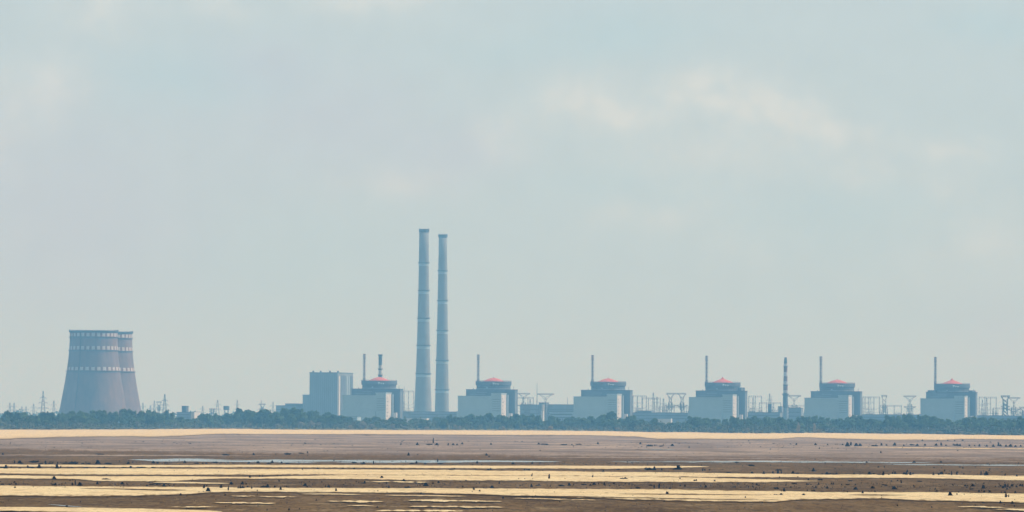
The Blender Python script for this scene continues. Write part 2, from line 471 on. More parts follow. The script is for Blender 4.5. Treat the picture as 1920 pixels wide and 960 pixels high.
sheet('water', water_m, 'small puddle on the nearest brown mud', [(85, 946.4), (155, 950.2)], [(85, 947.6), (155, 952.0)], 85, 155, thick=0, ta=30, tb=30, jag=.3, seed=6)
# middle sandbars
sheet('sand', sand_m, 'first thin sandbar in front of the water', [(-200, 871), (0, 871), (100, 872), (240, 872.6), (480, 872), (960, 873.5), (1290, 874)],
      [(-200, 875), (0, 875.5), (100, 876), (240, 877), (480, 877.2), (960, 879.3), (1160, 880), (1290, 877.5)], -200, 1332, ta=0, tb=60, jag=.35, seed=7)
sheet('sand', sand_m, 'broad bright sandbar across the middle', [(-200, 878), (0, 878.5), (240, 878.5), (480, 879.6), (800, 881), (960, 883), (1200, 885.5), (1440, 888.6), (1560, 890.5), (1700, 889.6), (1920, 892.5), (2100, 893)],
      [(-200, 888.6), (0, 889), (120, 891), (300, 891.7), (480, 891.6), (560, 891), (700, 892), (960, 893), (1200, 895), (1440, 896), (1560, 896.8), (1700, 897.5), (1920, 902), (2100, 903)], -200, 2100, ta=0, tb=0, jag=.35, seed=8)
sheet('sand', sand_m, 'lower half of the broad bright sandbar', [(-200, 891.5), (0, 892), (120, 893.4), (300, 893.4), (480, 895.5), (560, 893), (640, 891.2), (960, 892.4), (1200, 894.4), (1310, 896), (1440, 899.5), (1530, 902)],
      [(-200, 898), (0, 898.5), (125, 899), (200, 903.6), (300, 904), (420, 898.5), (480, 898.5), (640, 899.5), (800, 902), (960, 902.5), (1100, 904.5), (1300, 905.5), (1440, 905.4), (1530, 904)], -200, 1545, ta=0, tb=110, jag=.4, seed=9)
sheet('sand', sand_m, 'short sand tongue on the brown strip at the left', [(285, 904), (430, 906)], [(285, 907), (430, 908.5)], 285, 432, ta=40, tb=50, jag=.4, seed=10)
sheet('sand', sand_m, 'broken sand streak on the brown strip at the centre', [(680, 903), (810, 904)], [(680, 905), (810, 906.2)], 680, 812, ta=40, tb=40, jag=.9, seed=11, patchy=.7)
# near sandbar
sheet('sand', sand_m, 'near sandbar with sharp brown edge below it', [(-200, 910.5), (0, 910.8), (120, 912), (240, 913), (360, 913.5), (480, 915.5), (720, 916), (960, 916.7), (1200, 917.5), (1440, 920.8), (1560, 923.5), (1700, 923), (1920, 926), (2100, 927)],
      [(-200, 930), (0, 931.5), (120, 932.4), (240, 932), (300, 930), (350, 928.5), (400, 924.6), (480, 923.6), (620, 925), (760, 925.4), (860, 927.5), (960, 931), (1100, 935), (1200, 939), (1320, 942), (1440, 943), (1520, 938), (1640, 936.4), (1740, 940.5), (1860, 943), (1920, 944), (2100, 945)], -200, 2100, ta=0, tb=0, jag=.4, seed=12)
for k, (a, b_, y0, y1, th) in enumerate([(560, 680, 926.5, 927.5, 1.8), (720, 880, 929.5, 931, 1.6), (1060, 1560, 899.5, 903, .0)][:2]):
    sheet('sand', sand_m, 'thin sand streak under the near sandbar', [(a, y0), (b_, y1)], [(a, y0 + th), (b_, y1 + th)], a, b_, ta=50, tb=50, jag=.4, seed=20 + k)
# dark mud inlets lying in the near sandbar
sheet('dark_mud', mud_m, 'brown mud inlet lying on the near sandbar at the centre', [(1180, 927.3), (1420, 929.3)], [(1180, 929.2), (1420, 930.6)], 1160, 1440, ta=90, tb=120, jag=.5, thick=.02, seed=30, zbase=.19)
sheet('dark_mud', mud_m, 'brown mud sliver lying on the near sandbar at the right', [(1600, 929), (1690, 929.5)], [(1600, 930.8), (1690, 931.3)], 1590, 1700, ta=40, tb=60, jag=.4, thick=.02, seed=31, zbase=.19)
sheet('dark_mud', mud_m, 'brown mud sliver lying on the near sandbar at the left', [(180, 917.5), (320, 919.5)], [(180, 919), (320, 922.5)], 150, 350, ta=90, tb=60, jag=.4, thick=.02, seed=32, zbase=.19)
sheet('dark_mud', mud_m, 'long brown mud line along the lower edge of the near sandbar', [(960, 931.5), (1440, 938.5)], [(960, 932.6), (1440, 939.6)], 940, 1460, ta=120, tb=150, jag=.7, thick=.02, seed=33, zbase=.19)
# foreground streaks
for k, (a, b_, y0, y1, th, lab) in enumerate([
        (400, 520, 943.3, 944.3, 2.4, 'sand streak on the foreground mud left of centre'), (430, 560, 931.5, 932.5, 1.5, 'upper thin sand streak on foreground mud'),
        (612, 725, 940.0, 941.0, 3.2, 'bright short sand streak on the foreground mud'), (648, 702, 949.2, 949.6, 1.4, 'very short sand streak low on foreground mud'),
        (755, 945, 938.8, 940.4, 2.8, 'sand streak at the centre of the foreground mud'), (765, 950, 950.4, 952.2, 2.6, 'lower sand streak at the centre of the foreground'),
        (700, 870, 958.3, 958.8, 3.0, 'sand streak at the bottom edge at the centre'), (1795, 1885, 951.0, 952.4, 2.6, 'sand patch on the foreground mud at the right'),
        (1865, 2000, 955.5, 957.5, 3.6, 'sand corner at the lower right'), (960, 1120, 936, 939, 1.3, 'faint sand streak right of centre'),
        (320, 410, 952.5, 952.0, 1.2, 'faint sand line low on the left')]):
    sheet('sand', sand_m, lab, [(a, y0), (b_, y1)], [(a, y0 + th), (b_, y1 + th)], a, b_, ta=30, tb=30, jag=1.2, seed=70 + k, patchy=.5)
sheet('sand', sand_m, 'sandbar in the lower left corner', [(-200, 952.6), (0, 953), (120, 953.2), (240, 955.5), (380, 959)], [(-200, 960), (0, 961), (240, 966), (380, 966)], -200, 420, ta=0, tb=60, jag=.4, seed=90)

# ------------------------------------------------------------------ stumps, posts and driftwood on the flats
def stump_mesh(seed, broken=True):
    r_ = random.Random(seed); mb = MB(); n = 12
    lobes = [(r_.uniform(0, 6.28), r_.uniform(.15, .45)) for _ in range(4)]
    def rad(a, t):
        r0 = .5 * (1 - t) ** 1.8 + .27
        for la, ls in lobes:
            r0 += ls * .4 * max(0, math.cos(a - la)) ** 4 * (1 - t) ** 2
        return r0 * (1 + .12 * math.sin(3 * a + seed))
    vs = []; lv = (0, .15, .35, .65, .9)
    for t in lv:
        for k in range(n):
            a = 6.2832 * k / n; q = rad(a, t)
            z = t + (r_.uniform(-.12, .12) if t == .9 else 0)
            vs.append((q * math.cos(a) * .62, q * math.sin(a) * .62, z))
    vs.append((.05, 0, .78))
    fs = [(i*n+k, i*n+(k+1) % n, (i+1)*n+(k+1) % n, (i+1)*n+k) for i in range(4) for k in range(n)]
    fs += [(4*n+k, 4*n+(k+1) % n, 5*n) for k in range(n)]
    mb.add(vs, fs)
    for k in range(r_.randint(2, 4)):      # snags and roots
        a = r_.uniform(0, 6.28); z = r_.uniform(.1, .7)
        mb.bar((0, 0, z), (math.cos(a) * r_.uniform(.4, .6), math.sin(a) * .5, z + r_.uniform(-.05, .3)), .12, .04)
    return mb
def log_mesh(seed):
    r_ = random.Random(seed); mb = MB()
    p = Vector((-.5, 0, .25)); 
    for k in range(4):
        q = Vector((-.5 + (k + 1) * .25, r_.uniform(-.1, .1), .3 + r_.uniform(-.12, .25)))
        mb.bar(p, q, r_.uniform(.3, .5), r_.uniform(.25, .5)); p = q
    for k in range(4):
        x = r_.uniform(-.4, .4)
        mb.bar((x, 0, .2), (x + r_.uniform(-.12, .12), r_.uniform(-.2, .2), r_.uniform(.6, 1.0)), .12, .04)
    mb.bar((-.2, -.3, .12), (.25, .3, .2), .25, .1)
    return mb
def post_mesh(seed):
    r_ = random.Random(seed); mb = MB()
    q = Vector((r_.uniform(-.15, .15), 0, .6)); e = q + Vector((r_.uniform(-.15, .2), 0, .4))
    mb.bar((0, 0, 0), q, .55, .42); mb.bar(q, e, .42, .25)
    mb.bar((0, 0, .45), (r_.choice((-.5, .5)), 0, .6), .14, .06)
    mb.bar((-.3, -.2, .05), (.35, .2, .1), .3, .1)
    return mb
def hid(o):   # prototypes are only mesh data
    me = o.data; bpy.data.objects.remove(o); return me
stumps = [hid(stump_mesh(s).build('tree_stump', wet_wood)) for s in range(9)]
logs = [hid(log_mesh(s).build('driftwood', wet_wood)) for s in range(6)]
posts = [hid(post_mesh(s).build('wooden_post', wet_wood)) for s in range(4)]
D1 = '20,287,14,10 148,348,24,16 165,357,16,8 258,343,44,14 305,357,24,6 344,353,12,18 378,356,28,6 434,353,6,10 495,355,40,6 548,352,44,16 620,357,16,6 666,356,18,8 732,350,30,20 812,356,30,10 963,354,18,12 1150,349,22,12 1180,352,16,8 1243,353,20,8 1385,346,18,12 1475,355,20,7 1520,356,10,6 1545,354,12,8 1614,348,26,10 1710,352,8,6 1866,352,14,8 748,287,36,6 1695,293,32,10 1902,288,14,12 109,347,5,14 15,387,26,5 45,387,26,22 84,384,8,8 208,383,14,14 232,386,34,8 295,382,26,20 428,385,22,26 453,386,8,14 532,391,34,8 642,391,24,4 768,388,46,10 928,388,28,6 980,386,18,12 1060,387,42,6 1150,388,20,4 142,394,4,8 155,394,4,8 405,468,26,18 800,475,38,14 1875,461,16,14 108,497,12,8 20,512,14,6 73,514,12,6 120,511,14,10 392,517,8,6 416,514,18,14 443,517,8,6 542,512,12,14 566,504,8,24 600,515,30,20 730,506,16,14 917,507,22,12 1103,524,12,10 1135,514,24,6 1180,511,30,6 1230,524,22,16 1735,507,24,14 1818,505,18,16 1845,510,8,8 1856,531,14,8 112,540,18,12 182,541,20,6 249,538,8,8 488,537,12,8 924,539,12,8 1126,555,10,6 1527,537,14,22 1658,536,18,20 1711,552,7,26 1787,541,12,16 1803,540,12,20 1820,540,22,16 1888,545,12,14 1562,560,32,26 1527,570,14,8 1493,573,4,8 1355,590,14,12 1690,593,12,6 1832,563,10,6 500,684,24,14'
D2 = '237,285,30,12 340,279,22,7 387,274,6,10 1145,289,14,16 1728,291,14,12 1749,305,10,5 585,333,8,6 367,203,6,7 1210,212,16,14 1300,213,30,8 1330,190,4,26 1357,213,22,12 1440,215,6,12 1478,214,12,10 1508,214,12,8 1547,207,12,10 1762,211,12,10 1086,212,6,8 17,349,20,12 97,354,22,10 122,346,18,14 192,351,16,10 235,356,18,6 737,351,22,10 788,354,8,8 807,354,20,12 882,353,8,14 1168,357,22,8 1203,351,14,14 1268,357,16,8 1380,357,26,6 1658,350,14,12 1361,335,5,14 464,393,14,8 653,393,10,5 737,394,12,6 1462,399,22,8 1487,397,10,8 1742,401,14,8 1760,399,12,10 348,402,4,10 27,452,8,8 50,453,8,6 160,453,8,8 188,455,8,6 943,463,24,14 1108,487,26,14 175,488,6,6 493,496,6,6 795,502,8,8 815,500,14,14 925,504,10,6 980,503,10,8 1200,504,8,8 1273,517,30,18 1328,505,14,8 1368,497,14,12 1575,486,12,8 1825,503,8,12 1675,504,6,6 62,531,40,14 88,527,18,18 140,533,12,12 185,551,18,20 98,552,8,6 204,558,10,6 231,534,8,6 369,518,22,14 543,530,20,12 415,558,10,6 436,560,12,6 600,559,14,20 849,567,18,8 887,568,8,4 914,566,12,10 996,534,12,12 1135,536,30,12 983,575,8,8 1237,580,14,8 1206,564,8,6 1634,551,14,20 1678,566,16,14 1622,571,12,8 1770,534,24,14 1853,614,12,10 247,702,12,12 910,685,12,6 326,698,6,6 10,563,10,10 1884,558,8,8'
D3 = '645,206,12,12 962,206,14,10 1030,222,32,12 1071,220,8,10 1120,226,20,8 1203,220,20,12 1328,234,6,8 200,209,16,8 235,211,26,8 262,214,16,8 390,215,30,8 450,215,10,8 500,213,30,5 150,354,6,12 8,356,20,10 1687,348,18,8 1795,370,28,12 93,405,8,12 112,404,10,8 130,404,10,10 540,417,10,8 685,417,18,12 797,403,18,4 1027,399,40,16 1068,397,22,20 1123,403,12,10 1430,404,8,16 1447,405,6,10 1480,404,8,8 1622,424,20,8 1800,429,22,12 1888,430,14,18 147,448,4,18 278,462,12,26 604,456,4,16 50,474,6,8 95,474,10,6 155,476,6,6 397,473,8,6 840,470,36,14 1260,472,12,10 1367,487,14,12 1382,486,14,12 1521,489,12,12 145,524,14,16 203,517,10,10 287,526,6,8 372,521,26,12 430,516,18,14 463,516,8,6 538,513,24,8 588,519,16,8 617,511,18,12 692,509,12,12 764,507,14,8 850,509,8,8 945,540,22,10 1040,520,18,6 1068,531,10,16 1104,518,12,14 1104,534,12,12 1184,545,16,8 1262,522,10,8 1296,524,12,10 1416,525,8,8 1453,530,16,14 1668,533,16,6 1695,510,10,6 1835,514,14,8 1826,549,8,8 1805,510,6,6 160,568,10,8 317,575,16,8 176,600,10,8 153,609,8,8 535,580,12,6 607,580,6,6 714,581,24,10 975,591,10,8 1018,591,10,8 1110,594,24,8 1162,584,24,20 1193,592,10,8 907,602,5,8 852,588,6,6 1558,595,24,10 1626,597,8,5 1668,595,16,6 1751,614,10,14'
D4 = '212,212,10,10 355,213,14,10 447,215,10,8 560,215,12,8 595,217,24,22 620,213,12,18 660,218,24,16 690,219,20,14 800,222,30,10 850,215,12,14 890,219,12,8 950,214,18,16 1018,222,10,10 1080,217,20,8 1120,219,16,12 1178,217,14,10 1262,217,18,12 1298,213,12,16 1335,220,12,8 1410,217,30,12 1440,219,12,12 1510,222,10,10 1550,222,10,8 1585,222,12,12 1640,225,14,10 1690,225,14,14 1730,217,14,18 1745,222,12,12 1785,225,14,12 1820,224,22,14 1855,228,14,10 1895,225,12,10 385,243,6,8 846,272,10,10 1158,183,10,8 1270,184,8,6 1348,184,8,6 1400,185,8,6 1460,182,12,8 740,347,16,8 1095,346,20,10 1297,345,12,10 828,384,12,6 873,383,8,8 1245,388,8,6 1440,384,10,5 1462,390,10,10 1664,398,8,6 37,426,12,14 78,405,30,10 75,420,14,20 101,424,8,14 187,427,22,14 217,430,20,8 342,406,18,18 406,434,8,8 442,432,22,12 475,435,40,8 513,433,16,8 645,434,10,10 762,434,26,18 795,437,14,10 840,443,30,6 863,438,14,22 905,441,14,8 935,432,12,14 952,432,14,18 1020,436,24,14 1045,414,10,14 1038,436,16,18 1068,438,14,18 1088,436,12,12 1240,440,16,14 1280,440,12,14 1300,433,26,16 1355,440,18,8 1378,436,8,24 1418,436,12,18 1325,410,8,10 1470,433,8,8 1598,434,8,22 1638,438,26,24 1776,445,6,14 1865,450,12,14 690,440,8,8 303,477,12,8 390,478,24,10 225,460,10,6 87,461,8,8 616,487,20,8 925,489,8,8 1000,497,6,14 1138,490,22,6 62,541,26,12 121,562,16,22 100,568,6,8 197,508,24,8 292,512,14,8 135,517,8,8 172,534,12,6 380,510,10,12 358,534,10,10 443,538,16,12 345,562,14,12 405,568,18,8 330,563,6,10 295,558,6,8 478,508,6,10 488,509,6,10 596,573,10,12 658,545,24,14 710,578,16,18 552,515,8,6 597,516,20,6 655,517,10,6 783,538,24,12 802,570,12,12 865,517,16,6 885,521,16,8 945,543,32,16 1092,524,10,6 1253,548,6,10 1265,567,18,5 1480,523,16,10 1498,525,8,6 1536,522,22,12 1526,548,20,8 1582,564,14,10 1614,534,22,20 1622,568,12,12 1663,568,16,12 1705,530,8,8 1745,525,14,8 1763,535,16,14 1778,522,18,14 1800,525,8,16 1830,522,16,14 1815,538,10,8 1793,547,12,10 1778,574,14,10 1855,572,14,12 1863,530,14,10 1893,520,18,12 1910,522,10,14 1750,574,6,8 20,596,8,5 62,594,26,10 99,592,24,14 267,594,24,14 1366,592,30,24 1417,591,10,14 1471,592,8,10 1430,576,6,10 1517,585,8,6 1601,604,8,8 1785,605,16,24 1803,607,8,18 1516,626,6,8 1850,632,10,8 1742,648,16,14 1832,651,18,14 1848,676,8,10 1617,652,16,6 1554,671,8,8 970,672,6,8 1228,684,6,8 852,603,8,8'
marks = []
for x0, s in ((0, D1), (480, D2), (960, D3), (1440, D4)):
    for tok in s.split():
        a, b_, c_, d_ = map(float, tok.split(','))
        marks.append((x0 + a / 4, 780 + (b_ + d_ / 2) / 4, c_ / 4, d_ / 4))
ZONES = [(837, 'on far grey mud'), (862, 'on mud behind the water'), (870.5, 'at the water edge'), (880, 'on the thin sandbar'),
         (900, 'on the bright sandbar'), (913, 'on the brown strip'), (945, 'on the near sandbar'), (990, 'on foreground mud')]
PLACES = [(120, 'left of the cooling towers'), (265, 'below the cooling towers'), (560, 'left of the boiler house'), (755, 'below the first red dome'), (850, 'below the tall chimneys'),
          (1000, 'below the second red dome'), (1230, 'below the third red dome'), (1430, 'below the fourth red dome'), (1500, 'below the striped chimney'), (1660, 'below the fifth red dome'),
          (1840, 'below the sixth red dome'), (2500, 'at the right edge')]
def where(tbl, v):
    for lim, s in tbl:
        if v < lim: return s
    return tbl[-1][1]
ORDW = ['leftmost', 'second', 'third', 'fourth', 'fifth', 'sixth', 'seventh', 'eighth', 'ninth', 'tenth', 'eleventh', 'twelfth', 'thirteenth', 'fourteenth', 'fifteenth', 'sixteenth', 'seventeenth', 'eighteenth', 'nineteenth', 'twentieth']
def ordinal(n, m, noun):
    if m == 1: return noun
    if n == 0: return 'leftmost ' + noun
    if n == m - 1: return 'rightmost ' + noun
    return ORDW[min(n, 19)] + ' ' + noun + ' from the left'
cells = {}
for i, (x, y, w_, h_) in enumerate(marks):
    kind = 'post' if h_ > 1.45 * w_ else ('log' if w_ > 2.1 * h_ else 'stump')
    cells.setdefault((kind, where(ZONES, y), where(PLACES, x)), []).append(i)
lab_of = {}
for (kind, z, p), ids in cells.items():
    noun = {'post': 'wooden post', 'log': 'driftwood piece', 'stump': 'black stump'}[kind]
    ids = sorted(ids, key=lambda i: marks[i][0])
    for n, i in enumerate(ids):
        lab_of[i] = f'{ordinal(n, len(ids), noun)} {z} {p}'
for i, (x, y, w_, h_) in enumerate(marks):
    p = G(x, y)
    s = p.y / F
    kind = 'post' if h_ > 1.45 * w_ else ('log' if w_ > 2.1 * h_ else 'stump')
    me = rnd.choice({'post': posts, 'log': logs, 'stump': stumps}[kind])
    o = bpy.data.objects.new({'post': 'wooden_post', 'log': 'driftwood', 'stump': 'tree_stump'}[kind], me)
    COL.objects.link(o)
    ww = max(w_, 2.0) * s * 1.5; hh = max(h_, 1.8) * s * 1.5
    o.location = (p.x, p.y, .01)
    if kind == 'log':
        o.scale = (ww, ww * .8, hh); o.rotation_euler = (0, 0, rnd.uniform(-.3, .3))
    elif kind == 'post':
        o.scale = (ww * 1.15, ww, hh); o.rotation_euler = (0, rnd.uniform(-.08, .08), rnd.uniform(-.3, .3))
    else:
        o.scale = (ww * 1.05, ww * 1.05, hh); o.rotation_euler = (0, 0, rnd.uniform(0, 6.28))
    tag(o, lab_of[i], {'post': 'wooden post', 'log': 'driftwood', 'stump': 'tree stump'}[kind],
        {'post': 'broken posts standing on the drained bed', 'log': 'driftwood lying on the drained bed', 'stump': 'dark stumps on the drained bed'}[kind])
db = MB(); r_ = random.Random(21)
for k in range(8000):
    q = r_.random()
    x = r_.uniform(-30, 1950)
    if q < .30: y = r_.gauss(912, 5)
    elif q < .45: y = r_.gauss(868, 2.2) + x * .0015
    elif q < .45 + .2: y = r_.gauss(830, 4.5) + x * .003
    elif q < .75: y = r_.gauss(886 + x * .002, 5)
    elif q < .85 and x > 1000: y = r_.gauss(889, 2)
    else: y = r_.uniform(825, 959)
    if mn.noise((x / 60., y / 4., 2.)) < -.05: continue
    p = G(x, y); s_ = p.y / F * r_.choice((.2, .3, .3, .45, .55, .9)) * r_.uniform(.8, 1.3)
    a = r_.uniform(.6, 1.8)
    z = .02
    vs = [(p.x - s_ * a, p.y, z), (p.x, p.y - s_, z), (p.x + s_ * a, p.y, z), (p.x, p.y + s_, z), (p.x + r_.uniform(-.4, .4) * s_, p.y, z + s_ * r_.uniform(.5, 1.5) + .15)]
    db.add(vs, [(0, 1, 4), (1, 2, 4), (2, 3, 4), (3, 0, 4)])
o = db.build('debris', wet_wood); tag(o, 'small dark clods, roots and twigs strewn over the drained bed', kind='stuff')
# the big dark clump with a block on top
p = G(960 + 1245 / 4, 780 + 402 / 4); s = p.y / F / 4
mb = MB()
mb.add([(-30*s, -8*s, 0), (30*s, -8*s, 0), (26*s, 10*s, 0), (-32*s, 8*s, 0), (-12*s, -5*s, 14*s), (24*s, -5*s, 15*s), (20*s, 6*s, 14*s), (-10*s, 6*s, 12*s)],
       [(0,3,2,1),(4,5,6,7),(0,1,5,4),(1,2,6,5),(2,3,7,6),(3,0,4,7)])
mb.add([(-9*s, -5*s, 13*s), (13*s, -5*s, 14*s), (12*s, 5*s, 14*s), (-8*s, 5*s, 13*s), (-13*s, -6*s, 31*s), (14*s, -6*s, 32*s), (12*s, 6*s, 33*s), (-11*s, 6*s, 30*s)],
       [(0,3,2,1),(4,5,6,7),(0,1,5,4),(1,2,6,5),(2,3,7,6),(3,0,4,7)])
mb.bar((-40*s, 0, 2*s), (-8*s, 2*s, 9*s), 6*s, 8*s); mb.bar((0, 0, 10*s), (26*s, 0, 22*s), 5*s, 2*s)
o = mb.build('tree_stump', wet_wood); o.location = (p.x, p.y, .01); o.rotation_euler = (0, 0, .1)
tag(o, 'biggest dark stump with block top at the end of the thin sandbar', 'tree stump', 'dark stumps on the drained bed')

# ------------------------------------------------------------------ power station: reactor units
ROT = R(11.7)
def unit_block(prt, name, m, xl, xr, ytop, v0, dv, lit=None, zb=4, parapet=.9):
    """a block whose front face spans xl..xr (photo px from the dome axis of the second unit) at depth v0 behind the root"""
    s = .75 * (1 + v0 / 8000); th = R(11.9)
    u0 = (xl * s - v0 * math.sin(th)) / math.cos(th); u1 = (xr * s - v0 * math.sin(th)) / math.cos(th)
    zt = (784.8 - ytop) * s + 15
    mb = MB(); mb.box(u0, u1, v0, v0 + dv, zb, zt, 0)
    q = mb.build(name, [m], prt)
    if parapet:
        r_ = MB(); e = .35
        r_.box(u0 - e, u1 + e, v0 - e, v0 + 1, zt + .003, zt + parapet); r_.box(u0 - e, u1 + e, v0 + dv - 1, v0 + dv + e, zt + .003, zt + parapet)
        r_.box(u0 - e, u0 + 1, v0 + 1.003, v0 + dv - 1.003, zt + .003, zt + parapet); r_.box(u1 - 1, u1 + e, v0 + 1.003, v0 + dv - 1.003, zt + .003, zt + parapet)
        r_.box(u0 + 1.01, u1 - 1.01, v0 + 1.01, v0 + dv - 1.01, zt + .002, zt + .3)
        r_.build('parapet', roof_tar if m is dark_panel else m, q)
    return q, u0, u1, zt
def make_unit(kind):
    root = empty('reactor_building', (0, 0, 0), -ROT)
    kids = {root: []}
    def reg(o):
        kids.setdefault(o.parent, []).append(o); return o
    # low front hall
    qa, a0, a1, za = unit_block(root, 'front_hall', pale_panel, -66.8, -4.6, 743.5, -76, 36)
    mb = MB(); mb.box(a0 - 1, a1 - .01, -78.5, -76.01, 4, 24.0); mb.box(a0 - 1.4, a1 - .01, -78.9, -76.01, 24.01, 24.9); mb.build('podium', [pale_panel], root)
    # taller annex at its right end, with a white side wall
    qb, b0, b1, zb_ = unit_block(root, 'side_annex', pale_panel, -4.4, 14.5, 738.6, -76, 36, parapet=1.2)
    for k in range(6):
        z = 25.5 + k * 3.1
        mb = MB(); mb.box(b0 + 1.5, b1 - 1.2, -76.06, -76.003, z, z + 1.2); mb.build('louver', mid_panel, qb)
    mb = MB(); mb.box(b1 + .003, b1 + .25, -74.5, -44, 5, zb_ - 1.5); q = mb.build('side_wall', light_wall, qb)
    for k in range(7):
        mb = MB(); mb.box(b1 + .26, b1 + .4, -71, -66 + (k % 3) * 3, 12 + k * 5.0, 13.3 + k * 5.0); mb.build('window', window_dark, qb)
    mb = MB(); mb.box(b1 + .003, b1 + 2.3, -41, -37.8, 4, zb_ - 1); mb.build('stair_tower', pale_panel, root)
    # square dark base of the reactor building
    qc, c0, c1, zc = unit_block(root, 'reactor_base', dark_panel, -51.5, 40, 731.2, -31, 20)
    r_ = random.Random(9)
    for k in range(4):
        x = c0 + 2 + r_.uniform(0, 30); mb = MB(); mb.box(x, x + r_.uniform(8, 24), -31.06, -31.003, zc - 4 - k * 2.8, zc - 3.0 - k * 2.8); mb.build('window_band', mid_panel, qc)
    mb = MB(); mb.box(c1 + .003, c1 + .3, -28, -22, 6, zc - 4); mb.build('side_wall', mid_panel, qc)
    mb = MB(); mb.box(c0 + 1, c1 - 14, -4.99, 32, 4, zc - .4); mb.build('rear_block', dark_panel, root)
    # containment cylinder with projecting cornice
    z0, z1, z2 = zc - 2, 61.0, 67.2
    mb = MB(); mb.lathe([(23.9, z0), (23.9, z1), (24.6, z1 + .8), (25.2, z1 + .8), (25.2, z2), (24.4, z2 + .02), (24.4, z2 - 1), (.5, z2 - 1.05)], 64)
    cy = mb.build('containment_cylinder', dark_panel, root)
    mb = MB(); mb.lathe([(23.91, 55.5), (24.25, 55.6), (24.25, 57.2), (23.91, 57.3)], 64, cap=False); mb.build('ring_band', mid_panel, cy)
    mb = MB()
    for k in range(32):
        a = 2 * math.pi * k / 32
        mb.bar((25 * math.cos(a), 25 * math.sin(a), z2), (25 * math.cos(a), 25 * math.sin(a), z2 + 1.1), .18)
        a2 = 2 * math.pi * (k + 1) / 32
        mb.bar((25 * math.cos(a), 25 * math.sin(a), z2 + 1.05), (25 * math.cos(a2), 25 * math.sin(a2), z2 + 1.05), .15)
    mb.build('railing', steel_dark, cy)
    # pale openings on the front of the cylinder
    for a, z, w_, h_ in ((-78, 62.3, 2.6, 2.6), (-71, 62.0, 1.8, 2.4), (-64, 62.2, 2.2, 1.6), (-100, 57.5, 2.0, 1.2)):
        mb = MB(); a = R(a); r0 = 25.25 if z > 61.5 else 24.0
        x, y = r0 * math.cos(a), r0 * math.sin(a); tx, ty = -math.sin(a), math.cos(a)
        mb.bar((x - tx * w_ / 2, y - ty * w_ / 2, z + h_ / 2), (x + tx * w_ / 2, y + ty * w_ / 2, z + h_ / 2), h_ if h_ < w_ else w_)
        mb.build('hatch', pale_panel, cy)
    if kind == 0:
        prof = [(17.2, 65.5)] + [(16.6 - 16.6 * k / 9, 66.4 + 6.0 * (1 - (1 - k / 9) ** 1.6)) for k in range(9)] + [(.2, 72.45)]
    else:
        prof = [(17.2, 65.5), (16.2, 66.6), (12.5, 68.6), (8, 70.4), (4, 71.9), (2.0, 72.9), (.8, 74.6), (.2, 75)]
    mb = MB(); mb.lathe(prof, 48); dm = mb.build('dome', dome_red, root, smooth=(kind == 0))
    mb = MB(); mb.lathe([(.35, 72.2), (.35, 73.6), (.15, 73.7), (.12, 74.8 if kind == 0 else 76)], 8)
    if kind == 1:
        mb.bar((-1.8, 0, 72.6), (-1.2, 0, 74.6), .7, .3)
    mb.build('finial', red_paint, dm)
    # vent stack behind the cylinder
    su, sv = -26.3, 20.0
    st = MB(); st.lathe([(1.9, 52), (1.8, 69), (1.3, 70), (1.2, 97), (1.55, 98.5), (1.55, 105.4), (1.4, 105.5), (1.2, 103)], 16, su, sv)
    st.lathe([(3.2, 4), (3.2, 51.99)], 16, su, sv)
    sk = st.build('vent_stack', stack_m, root, smooth=False)
    mb = MB()
    for z in (70.5, 76, 82, 88, 94, 98.4, 104.2):
        mb.lathe([(1.6, z), (2.2, z + .02), (2.2, z + .4), (1.6, z + .52)], 16, su, sv, cap=False)
    for k in range(4):
        a = k * math.pi / 2 + .5
        mb.bar((su + 1.9 * math.cos(a), sv + 1.9 * math.sin(a), 60), (su + 1.9 * math.cos(a), sv + 1.9 * math.sin(a), 104), .22)
    mb.build('gallery', steel_dark, sk)
    # small low white house at the right foot
    mb = MB(); mb.box(c1 - 5, c1 - 1, -48, -42, 4, 22.5); mb.build('plant_annex', light_wall, root)
    # pipe rack and rooftop masts
    for u, v, h_, ww in ((c1 - 4, -20, 5.5, .3), (c1 - 12, -15, 3.5, .3), (c0 + 8, -20, 2.5, .6), (19, -18, 6, .5), (22, -16, 3.5, .35)):
        mb = MB(); mb.bar((u, v, zc), (u, v, zc + h_), ww); mb.build('mast', steel_dark, root)
    if kind == 1:    # stepped shoulders beside the cylinder
        mb = MB(); mb.box(c0 + 2, -20, -28, 10, zc + .01, 58.2); mb.build('shoulder_block', dark_panel, root); mb = MB(); mb.box(27, c1 - 5, -28, 10, zc + .01, 58.2); mb.build('shoulder_block', dark_panel, root)
    if kind == 2:
        mb = MB(); mb.box(25.4, c1 - 7, -22, 10, zc + .01, 60.5); mb.build('shoulder_block', dark_panel, root)
    return root
ORD = ['first', 'second', 'third', 'fourth', 'fifth', 'sixth']
UX = [710.6, 925, 1140, 1354.6, 1569.5, 1785]
UL = ['partly hidden reactor building with red dome, beside the pale boiler house',
      'reactor building with red dome, right of the two tall chimneys',
      'reactor building with red dome, third from the left, bright white side wall',
      'reactor building with red dome, left of the red and white chimney',
      'reactor building with red dome, right of the red and white chimney',
      'rightmost reactor building with pointed red dome and stepped shoulders']
protos = {}
for i, cx in enumerate(UX):
    kind = 1 if i == 5 else (2 if i == 3 else 0)
    k = protos.get(kind)
    if k is None:
        o = make_unit(kind); protos[kind] = o
    else:
        kids = {}
        for x in bpy.data.objects:
            if x.parent: kids.setdefault(x.parent, []).append(x)
        o = copy_tree(k, kids)
    p = W(cx, 784.8, 8000)
    o.location = (p.x, 8000, CAM_Z - 15)
    tag(o, UL[i], 'reactor building', 'reactor buildings in a row')

